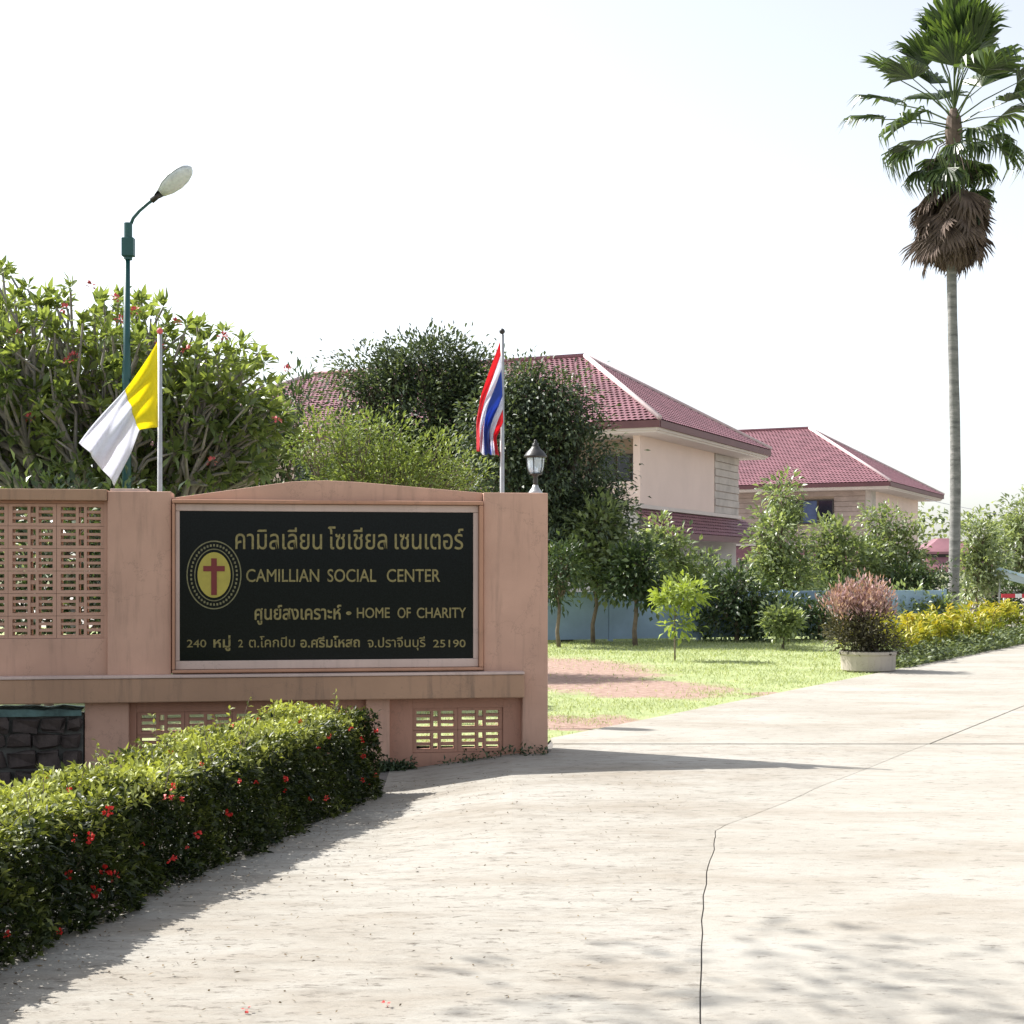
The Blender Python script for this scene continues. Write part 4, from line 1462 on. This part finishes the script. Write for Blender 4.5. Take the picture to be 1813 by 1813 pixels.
# dark trees in the middle
tree('dark_tree', 'dense dark green tree with a ragged top hiding the house roof', 'tree', gb(720, 36), [B(730, 730, 36, 125, 95), B(640, 650, 36, 45, 55), B(760, 650, 36, 85, 50), B(820, 700, 36, 60, 80), B(680, 830, 36, 130, 90), B(780, 850, 36, 100, 90), B(860, 730, 36, 55, 70), B(700, 690, 36, 70, 60), B(850, 680, 36, 50, 48), B(890, 740, 36, 50, 60)],
     480, 60, .15, .062, M['leaf_dark'], M['bark_dark'], 21, trunk_r=.18, clump=.5, shell=.4, k1=7, k2=45, updir=.2)
tree('dark_tree', 'dark drooping tree between the striped flag and the house corner', 'tree', gb(1000, 33), [B(960, 730, 33, 80, 75), B(1000, 830, 33, 95, 100), B(920, 830, 33, 90, 110), B(1045, 915, 33, 62, 75), B(1000, 940, 33, 105, 80), B(1100, 975, 33, 42, 50), B(930, 690, 33, 55, 40), B(995, 705, 33, 50, 38), B(880, 760, 33, 55, 80)],
     500, 62, .14, .058, M['leaf_dark'], M['bark_dark'], 22, trunk_r=.17, clump=.5, shell=.4, k1=7, k2=45, updir=-.1, droop=.3)
tree('pale_shrub', 'pale yellow green feathery shrub rising behind the sign wall', 'shrub', gb(640, 23), [B(580, 790, 23, 70, 60), B(650, 800, 23, 90, 70), B(760, 830, 23, 80, 55), B(540, 770, 23, 40, 35), B(700, 860, 23, 140, 60), B(830, 850, 23, 30, 30)],
     250, 34, .10, .032, M['leaf_pale'], M['bark_brown'], 23, trunk_r=.05, trunk_h=.5, clump=.34, shell=.4, k1=8, k2=40, updir=.35, stems=4)
tree('green_shrub', 'dark leafy shrub between the frangipani and the pale shrub', 'shrub', gb(480, 24.5), [B(470, 820, 24.5, 80, 70), B(520, 720, 24.5, 35, 45), B(430, 780, 24.5, 60, 60)],
     120, 30, .20, .05, M['leaf_mid_dark'], M['bark_brown'], 24, trunk_r=.06, trunk_h=.5, clump=.4, shell=.4, k1=6, k2=24, updir=.3, stems=3)
# growth seen through the vent blocks and behind the lower wall
tree('green_shrub', 'leafy shrub behind the vent blocks at the left end of the wall', 'shrub', gb(60, 16.5), [B(60, 960, 16.5, 220, 110), B(250, 980, 16.5, 120, 90), B(-150, 960, 16.5, 150, 110), B(80, 1080, 16.5, 200, 60), B(280, 1090, 16.5, 100, 55)],
     260, 26, .14, .05, M['leaf_mid_dark'], M['bark_brown'], 25, trunk_r=.05, trunk_h=.4, clump=.34, shell=.3, k1=6, k2=24, stems=4)

# young trees on the lawn and by the blue fence
YT = [
    ('young_tree', 'young broad leafed tree nearest the wall end, with a slim brown trunk', gb(1050, 32), [B(1060, 960, 32, 55, 58), B(1030, 1000, 32, 45, 40), B(1090, 1010, 32, 50, 42), B(1060, 915, 32, 28, 22)], 120, 26, .20, .095, 'leaf_mid', 31, .045),
    ('young_tree', 'shaded dark young tree in front of the blue fence', gb(1125, 31.0), [B(1130, 1010, 31.0, 36, 40), B(1110, 1036, 31.0, 38, 20), B(1150, 1040, 31.0, 32, 18)], 75, 26, .17, .08, 'leaf_mid_dark', 32, .05),
    ('young_tree', 'pale topped young tree right of the dark drooping tree', gb(1215, 38), [B(1185, 985, 38, 40, 38), B(1240, 1018, 38, 45, 36), B(1168, 945, 38, 20, 20), B(1265, 1055, 38, 42, 34)], 110, 24, .19, .09, 'leaf_mid', 33, .05),
    ('young_tree', 'tall narrow young tree rising to the second roof', gb(1385, 40), [B(1385, 880, 40, 28, 38), B(1380, 950, 40, 45, 55), B(1390, 1020, 40, 55, 50), B(1352, 1005, 40, 26, 34)], 130, 26, .20, .095, 'leaf_mid', 34, .05),
    ('young_tree', 'rounded young tree below the dark window of the second house', gb(1470, 42), [B(1470, 962, 42, 45, 36), B(1500, 1000, 42, 62, 50), B(1450, 1030, 42, 60, 48)], 130, 26, .20, .095, 'leaf_mid', 35, .05),
    ('young_tree', 'young tree against the cream end wall of the second house', gb(1575, 43), [B(1570, 925, 43, 42, 30), B(1580, 980, 43, 55, 48), B(1550, 1030, 43, 48, 48), B(1610, 1010, 43, 25, 40)], 130, 24, .20, .095, 'leaf_mid', 36, .05),
    ('dark_shrub', 'dark bushy shrub between the sapling and the tall narrow tree', gb(1305, 33), [B(1300, 1050, 33, 55, 50), B(1345, 1095, 33, 45, 34), B(1268, 1098, 33, 26, 26)], 120, 26, .16, .07, 'leaf_mid_dark', 37, .05),
    ('dark_tree', 'small dark tree with a black trunk left of the palm', gb(1643, 41.5), [B(1640, 1045, 41.5, 40, 35), B(1600, 1030, 41.5, 35, 30), B(1650, 1010, 41.5, 25, 22)], 70, 26, .17, .075, 'leaf_mid_dark', 38, .07),
    ('young_tree', 'slim bright green tree just right of the palm trunk', gb(1728, 47), [B(1728, 950, 47, 32, 48), B(1720, 1020, 47, 38, 40), B(1750, 1000, 47, 28, 40)], 100, 24, .20, .09, 'leaf_mid', 39, .05),
    ('green_tree', 'full green tree cut off by the right edge', gb(1825, 52), [B(1830, 920, 52, 60, 60), B(1800, 975, 52, 55, 48), B(1850, 1000, 52, 70, 60)], 170, 28, .22, .10, 'leaf_mid', 40, .09),
    ('dark_shrub', 'dark bush under the pale blue canopy', gb(1760, 51), [B(1750, 1050, 51, 55, 40), B(1800, 1060, 51, 50, 36)], 80, 26, .18, .08, 'leaf_mid_dark', 41, .05),
    ('dark_shrub', 'low shaded bush behind the pink topped shrub', gb(1450, 33.6), [B(1440, 1095, 33.6, 55, 26), B(1510, 1080, 33.6, 60, 45), B(1400, 1085, 33.6, 40, 30)], 120, 24, .16, .07, 'leaf_mid_dark', 42, .04),
    ('dark_shrub', 'shaded bush between the pink topped shrub and the palm trunk', gb(1610, 35.6), [B(1610, 1075, 35.6, 30, 30), B(1665, 1085, 35.6, 26, 26)], 70, 24, .16, .07, 'leaf_mid', 44, .04),
    ('dark_shrub', 'shaded shrub beside the wall end at the foot of the dark tree', gb(990, 30.5), [B(982, 1040, 30.5, 20, 30), B(1000, 1000, 30.5, 30, 35)], 40, 26, .16, .065, 'leaf_mid_dark', 43, .04),
]
for nm, lb, bs, bl, nt_, pr, ll, lw, mt_, sd_, tr_ in YT:
    tree(nm, lb, 'tree' if 'tree' in nm else 'shrub', bs, bl, nt_, pr, ll, lw, M[mt_], M['bark_brown'], sd_, trunk_r=tr_, clump=.34, shell=.3, k1=5, k2=20, updir=.15, quad=False, droop=.22,
         group='young trees and shrubs on the lawn')

tree('sapling', 'thin sapling with pale lime leaves standing on the lawn', 'sapling', gb(1195, 26.0), [B(1210, 1052, 26, 40, 20), B(1200, 1105, 26, 18, 14), B(1180, 1062, 26, 16, 18)],
     34, 18, .15, .07, M['leaf_sapling'], M['bark_brown'], 51, trunk_r=.014, trunk_h=.85, clump=.2, shell=.2, k1=3, k2=8, quad=False, updir=.1, twig=.003)
tree('round_shrub', 'small rounded shrub on a short stem in the lawn', 'shrub', gb(1387, 29.6), [B(1386, 1105, 29.6, 24, 22), B(1380, 1090, 29.6, 18, 14)],
     46, 26, .13, .065, M['leaf_mid'], M['bark_dark'], 52, trunk_r=.03, trunk_h=.2, clump=.2, shell=.3, k1=4, k2=10, quad=False)

# planter with the pink topped shrub
PLY = 23.3
plc = at(1537, 1170, PLY)
pl = thing('round_planter', 'low round concrete planter under the pink topped shrub', 'planter', (plc.x, PLY, 0))
MB().lathe([(.36, 0), (.42, .03), (.43, .26), (.45, .28), (.45, .32), (.40, .325), (.39, .27), (.02, .265)], 28).build('bowl', M['planter'], pl, smooth=False)
MB().lathe([(.385, .24), (.385, .275), (.02, .285)], 20).build('soil', M['soil'], pl)
tree('pink_shrub', 'dark shrub with pink young leaves on top, growing in the round planter', 'shrub', (plc.x, PLY, 0.27), [B(1530, 1110, PLY, 55, 42), B(1545, 1140, PLY, 45, 22), B(1500, 1120, PLY, 35, 30)],
     110, 34, .085, .028, M['leaf_purple'], M['bark_dark'], 53, trunk_r=.03, trunk_h=.2, clump=.22, shell=.25, k1=7, k2=22, updir=.5, stems=4)
pk = [o for o in bpy.data.objects if o.name.startswith('pink_shrub')][0]
rg = np.random.default_rng(77)
bT, bd = blob_tips([B(1528, 1068, PLY, 58, 30), B(1545, 1050, PLY, 42, 18), B(1500, 1062, PLY, 35, 24)], 75, rg, .35)
nn = len(bT) * 26
ti = np.repeat(np.arange(len(bT)), 26)
of = rg.normal(0, 1, (nn, 3))
D = unit(of) * .5 + np.array([0, 0, .9])
Vl, Fl, rl = leaves(bT[ti] + of * .07 - np.array(pk.location), D, .10 * rg.uniform(.6, 1.2, nn), .03, .2, .1, None, True, 3)
obj('pink_leaves', mesh_np('pink_leaves', Vl, Fl, False, rl), M['leaf_pink'], pk, kind='stuff')

# croton hedge with ground cover along the driveway edge
def along(s, off):
    a = np.array([6.55, 24.1]); b = np.array([24.1, 53.5])
    dr = (b - a) / np.linalg.norm(b - a)
    nr = np.array([-dr[1], dr[0]])
    return a + dr * s + nr * off


ch = thing('croton_hedge', 'long row of yellow and green crotons along the driveway by the palm', 'hedge', (6.6, 24.6, 0))
rg = np.random.default_rng(88)
cb = np.array([6.6, 24.6, 0])
st = MB()
PP = []; DD = []; LLn = []
for i in range(150):
    s = rg.uniform(.4, 24)
    x, y = along(s, rg.uniform(.45, 1.35))
    h = rg.uniform(.42, .85)
    st.tube([(x - cb[0], y - cb[1], 0), (x - cb[0] + rg.normal(0, .04), y - cb[1], h)], [.01, .006], 4, cap=False)
    m_ = 46
    zz_ = h * (.25 + .75 * rg.random(m_) ** .7)
    az = rg.uniform(0, 6.28, m_)
    el = rg.uniform(.2, 1.1, m_)
    PP.append(np.stack([np.full(m_, x - cb[0]), np.full(m_, y - cb[1]), zz_], 1) + rg.normal(0, .05, (m_, 3)) * [1, 1, .3])
    DD.append(np.stack([np.cos(az) * np.cos(el), np.sin(az) * np.cos(el), np.sin(el)], 1))
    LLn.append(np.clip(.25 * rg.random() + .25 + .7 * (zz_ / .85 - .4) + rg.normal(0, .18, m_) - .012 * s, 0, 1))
PP = np.concatenate(PP); DD = np.concatenate(DD); LLn = np.concatenate(LLn)
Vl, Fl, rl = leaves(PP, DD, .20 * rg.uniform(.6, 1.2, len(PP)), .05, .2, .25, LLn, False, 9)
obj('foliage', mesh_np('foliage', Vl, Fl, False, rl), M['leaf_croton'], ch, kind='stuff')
st.build('stems', M['bark_brown'], ch, kind='stuff')
gc = thing('ground_cover', None, None, (6.6, 24.6, 0))
COLgc = gc
n = 9000
s = rg.uniform(-.3, 24, n)
offs = rg.uniform(.0, .62, n)
xy = np.stack([along(a, b) for a, b in zip(s, offs)])
zz_ = rg.random(n) * (.10 + .22 * np.clip(offs / .6, 0, 1))
az = rg.uniform(0, 6.28, n)
P0 = np.stack([xy[:, 0] - cb[0], xy[:, 1] - cb[1], zz_], 1)
Vl, Fl, rl = leaves(P0, np.stack([np.cos(az), np.sin(az), rg.uniform(.2, 1, n)], 1), .12 * rg.uniform(.6, 1.2, n), .045, .15, .2, None, True, 10)
bpy.data.objects.remove(gc)
gco = obj('ground_cover', mesh_np('ground_cover', Vl, Fl, False, rl), M['leaf_ground'], None, kind='stuff')
gco.location = tuple(cb)
tag(gco, 'grey green ground cover spilling onto the driveway edge below the crotons', 'ground cover')

# distant trees beyond the houses
rg = np.random.default_rng(5)
tl = []
for i in range(46):
    x = -60 + i * 4.4 + rg.normal(0, 1)
    y = 132 + rg.normal(0, 4)
    tl.append(((x, y, 2.6 + rg.random() * 1.2), (3.4, 2.6, 2.6 + rg.random() * 1.6)))
T, d = blob_tips(tl, 2600, rg, .5)
T[:, 2] = np.maximum(T[:, 2], .1)
nn = len(T) * 9
ti = np.repeat(np.arange(len(T)), 9)
Vl, Fl, rl = leaves(T[ti] + rg.normal(0, .45, (nn, 3)), rg.normal(0, 1, (nn, 3)), .55, .34, .1, .1, None, True, 6)
tlo = obj('far_treeline', mesh_np('far_treeline', Vl, Fl, False, rl), M['leaf_mid'], None, kind='stuff')
tag(tlo, 'low hazy line of distant trees beyond the houses', 'trees')

# ------------------------------------------------------------------ front hedge with red flowers
A_ = np.array([-2.9, 1.3]); Bq = np.array([-1.02, 11.25])
hd = (Bq - A_) / np.linalg.norm(Bq - A_)
hn = np.array([-hd[1], hd[0]])
HL_ = np.linalg.norm(Bq - A_)
HW, HH = 0.75, 0.53
hedge = thing('clipped_hedge', 'clipped green hedge dotted with red flowers in the left foreground', 'hedge', (A_[0], A_[1], 0))
rg = np.random.default_rng(99)


def hpos(s, w, z):
    """s along, w across (0 front .. HW back), height z"""
    x = A_[0] + hd[0] * s + hn[0] * w
    y = A_[1] + hd[1] * s + hn[1] * w
    return np.stack([x - A_[0], y - A_[1], z + np.array([dip(a, b) for a, b in zip(np.atleast_1d(x), np.atleast_1d(y))]) * (1 - np.clip(z / HH, 0, 1))], 1)


def wob(s, w):
    return .03 * np.sin(s * 3.1 + w * 4) + .025 * np.sin(s * 7.3 + 1.3 - w * 3) + .022 * np.sin(s * 15.1 + w * 11) + .012 * np.sin(s * 31 - w * 23)


parts = []
def face_leaves(n, kind):
    s = rg.uniform(0, HL_, n)
    dep = np.abs(rg.normal(0, .05, n))
    if kind == 'top':
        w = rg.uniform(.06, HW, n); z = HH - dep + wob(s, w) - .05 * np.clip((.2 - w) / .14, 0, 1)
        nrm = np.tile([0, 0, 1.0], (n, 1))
        rr_ = np.clip(.66 + .4 * rg.random(n) - dep * 2, 0, 1)  # paler tones paint sunlight into the top leaves, darker with depth
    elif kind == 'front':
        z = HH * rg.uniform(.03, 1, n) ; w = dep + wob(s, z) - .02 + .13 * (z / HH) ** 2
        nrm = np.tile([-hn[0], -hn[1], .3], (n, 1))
        rr_ = np.clip(.02 + .5 * rg.random(n) ** 1.3 + .35 * (z / HH > .85) * rg.random(n), 0, 1)  # dark tones paint shade into the front leaves, pale upper rim paints sun
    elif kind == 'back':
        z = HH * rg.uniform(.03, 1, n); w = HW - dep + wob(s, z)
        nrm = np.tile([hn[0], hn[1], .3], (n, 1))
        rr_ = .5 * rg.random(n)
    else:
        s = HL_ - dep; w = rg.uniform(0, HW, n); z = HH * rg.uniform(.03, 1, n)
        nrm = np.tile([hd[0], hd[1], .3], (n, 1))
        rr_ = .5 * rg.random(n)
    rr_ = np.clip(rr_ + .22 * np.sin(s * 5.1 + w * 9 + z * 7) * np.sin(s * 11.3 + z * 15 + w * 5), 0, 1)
    P_ = hpos(s, w, z)
    D_ = nrm * (.3 if kind == 'top' else .8) + rg.normal(0, .7, (n, 3))
    return P_, D_, rr_


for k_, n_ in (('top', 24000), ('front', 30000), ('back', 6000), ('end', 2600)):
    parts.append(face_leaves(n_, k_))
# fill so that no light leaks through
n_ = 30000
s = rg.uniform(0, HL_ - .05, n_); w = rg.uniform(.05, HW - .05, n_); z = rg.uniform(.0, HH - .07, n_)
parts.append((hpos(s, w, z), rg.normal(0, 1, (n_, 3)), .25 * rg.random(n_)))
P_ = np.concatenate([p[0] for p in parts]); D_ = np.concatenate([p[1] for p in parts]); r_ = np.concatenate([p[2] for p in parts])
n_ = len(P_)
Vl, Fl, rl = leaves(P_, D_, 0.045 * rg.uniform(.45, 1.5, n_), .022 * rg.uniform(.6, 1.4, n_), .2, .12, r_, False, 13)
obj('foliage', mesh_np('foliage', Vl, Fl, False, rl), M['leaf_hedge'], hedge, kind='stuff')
# stray shoots and stems
sh = MB()
shP = []; shD = []
for i in range(60):
    s = rg.uniform(.5, HL_); w = rg.uniform(.02, HW)
    p = hpos(np.array([s]), np.array([w]), np.array([HH - .05]))[0]
    h = rg.uniform(.08, .20) if i % 4 else rg.uniform(.18, .3)
    q = p + np.array([rg.normal(0, .03), rg.normal(0, .03), h])
    sh.tube([p, (p + q) / 2 + rg.normal(0, .01, 3), q], [.003, .0025, .0015], 4, cap=False)
    for t_ in np.linspace(.3, 1, 5):
        for _ in range(2):
            shP.append(p + (q - p) * t_); shD.append(rg.normal(0, 1, 3) + [0, 0, .6])
shP = np.array(shP); shD = np.array(shD)
Vl, Fl, rl = leaves(shP, shD, .042, .018, .2, .1, rg.uniform(.5, 1, len(shP)), False, 14)
obj('shoot_leaves', mesh_np('shoot_leaves', Vl, Fl, False, rl), M['leaf_hedge'], hedge, kind='stuff')
for i in range(70):
    s = rg.uniform(0, HL_); w = rg.uniform(.15, HW - .15)
    p = hpos(np.array([s]), np.array([w]), np.array([-.02]))[0]
    sh.tube([p, p + np.array([rg.normal(0, .05), rg.normal(0, .05), HH * .8])], [.012, .006], 5, cap=False)
sh.build('stems', M['bark_brown'], hedge, kind='stuff')
ixm = [flower_cluster(M['petal_red'], 100 + s, .026, 20) for s in range(3)]
nf = 0
rr2 = random.Random(8)
spots = []
for i in range(74):
    s = rr2.uniform(2.4, HL_ - .1)
    if rr2.random() < .3:
        spots.append((s, rr2.uniform(.02, HW), HH + .01))
    else:
        spots.append((s, -.02, HH * rr2.uniform(.12, .97)))
for s, w, z in spots:
    p = hpos(np.array([s]), np.array([w]), np.array([z]))[0]
    o = obj('flower_cluster', ixm[nf % 3], None, hedge)
    o.location = p
    k_ = rr2.choice((.45, .6, .75, .9, 1.2))
    o.scale = (k_, k_, k_ * rr2.uniform(.7, 1.2))
    o.rotation_euler = (rr2.uniform(0, 6), rr2.uniform(0, 6), rr2.uniform(0, 6))
    nf += 1

# ------------------------------------------------------------------ lawn grass
rg = np.random.default_rng(123)
n = 150000
y = 13.0 + 22 * rg.random(n) ** 1.5
x = rg.uniform(-3.2, 12.5, n)
edge = .365 + (y - 13.9) / 1.6706
ok = (x < edge - .02 + .07 * np.sin(y * 6.1) * np.sin(y * 2.3 + 1) + .03 * rg.normal(0, 1, n)) & ~((x < .45) & (y < 13.5))
fence_y = 31.0 + (x + 4) * 4.6 / 14.4
ok &= (y < fence_y + 1.5)
dm = dirt_amount(x, y)
ok &= rg.random(n) > dm * .93
# thin in patches
ok &= (np.sin(x * 2.3 + np.sin(y * 1.7) * 2) + np.sin(y * 2.9 + x)) * .25 + rg.random(n) > .22
x, y = x[ok], y[ok]
n = len(x)
D = rg.normal(0, .55, (n, 3)); D[:, 2] = 1
sc_ = .8 + (y - 13) * .035
Vl, Fl, rl = leaves(np.stack([x, y, np.zeros(n) - .004], 1), D, .048 * sc_ * rg.uniform(.5, 1.3, n), .009 * sc_, .1, .2, None, True, 15)
go_ = obj('lawn_grass', mesh_np('lawn_grass', Vl, Fl, False, rl), M['grass'], None, kind='stuff')
tag(go_, 'short dry grass growing in patches on the lawn', 'grass')

# weeds at the foot of the wall and along the driveway edge
n = 700
s = rg.uniform(0, 1, n)
px_ = np.where(rg.random(n) < .75, rg.uniform(.0, .30, n) ** 1.3, rg.uniform(.35, 1.0, n))
wxs = xs[690] - .1 + px_ * (0.1 - xs[690])
V0 = []
for i in range(n):
    p = WR + wx_ * float(wxs[i]) + wy_ * float(-abs(rg.normal(.02, .06)) - .02)
    V0.append((p.x, p.y, dip(p.x, p.y) + .014 + abs(rg.normal(0, .035))))
V0 = np.array(V0)
Vl, Fl, rl = leaves(V0, rg.normal(0, 1, (n, 3)) + [0, 0, .5], .05 * rg.uniform(.5, 1.3, n), .02, .2, .2, rg.random(n) * .6, False, 16)
wd = obj('wall_foot_weeds', mesh_np('wall_foot_weeds', Vl, Fl, False, rl), M['leaf_mid_dark'], None, kind='stuff')
tag(wd, 'low weeds along the foot of the sign wall', 'weeds')

# fallen leaves and twigs on the concrete
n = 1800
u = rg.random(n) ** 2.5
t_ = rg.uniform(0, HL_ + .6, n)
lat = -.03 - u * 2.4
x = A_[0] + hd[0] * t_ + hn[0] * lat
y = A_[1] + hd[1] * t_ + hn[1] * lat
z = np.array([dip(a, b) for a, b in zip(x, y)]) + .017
az = rg.uniform(0, 6.28, n)
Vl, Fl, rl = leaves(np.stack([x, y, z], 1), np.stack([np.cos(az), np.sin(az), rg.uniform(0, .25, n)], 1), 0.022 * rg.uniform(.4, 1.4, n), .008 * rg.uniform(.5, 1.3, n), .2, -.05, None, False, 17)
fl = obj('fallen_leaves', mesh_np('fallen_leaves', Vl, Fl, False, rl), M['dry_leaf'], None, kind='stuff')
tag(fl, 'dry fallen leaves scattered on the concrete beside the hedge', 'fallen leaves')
pm = flower_cluster(M['petal_red'], 300, .022, 9)
for i, (px, py, lb) in enumerate(((437, 1790, 'small red fallen flower, the left one at the bottom edge'), (682, 1781, 'small red fallen flower, the right one at the bottom edge'))):
    Yq = FPX * (EYE - .02) / (py - HZ)
    o = obj('fallen_flower', pm, None)
    o.location = (gx(px, Yq), Yq, dip(gx(px, Yq), Yq) + .026)
    o.scale = (1, 1, .55)
    o.rotation_euler = (0, 0, i * 2.0)
    tag(o, lb, 'flower', 'red flowers fallen on the concrete')

# power line from the second house
pl_ = MB().tube([(29.8 + 20 * q, 106 - 8 * q, 6.75 - 5.5 * q * (1 - .35 * q)) for q in np.linspace(0, 1, 12)], .018, 5).build('power_cable', M['cable'])
tag(pl_, 'thin grey power cable running down from the farther house eave', 'cable')

# tree standing left of the picture whose sparse branch shades the concrete
tree('overhanging_tree', 'sparse leafy branch tree left of the picture, casting soft shadows on the concrete', 'tree', (-4.4, 2.2, 0), [((-4.1, 8.75, 6.5), (1.1, .5, .35)), ((-3.6, 8.3, 6.4), (.9, .35, .3)), ((-4.6, 8.1, 6.3), (.7, .3, .3))],
     20, 9, .16, .05, M['leaf_mid'], M['bark_brown'], 61, trunk_r=.05, trunk_h=7.4, clump=.45, shell=.2, k1=3, k2=9, quad=False)
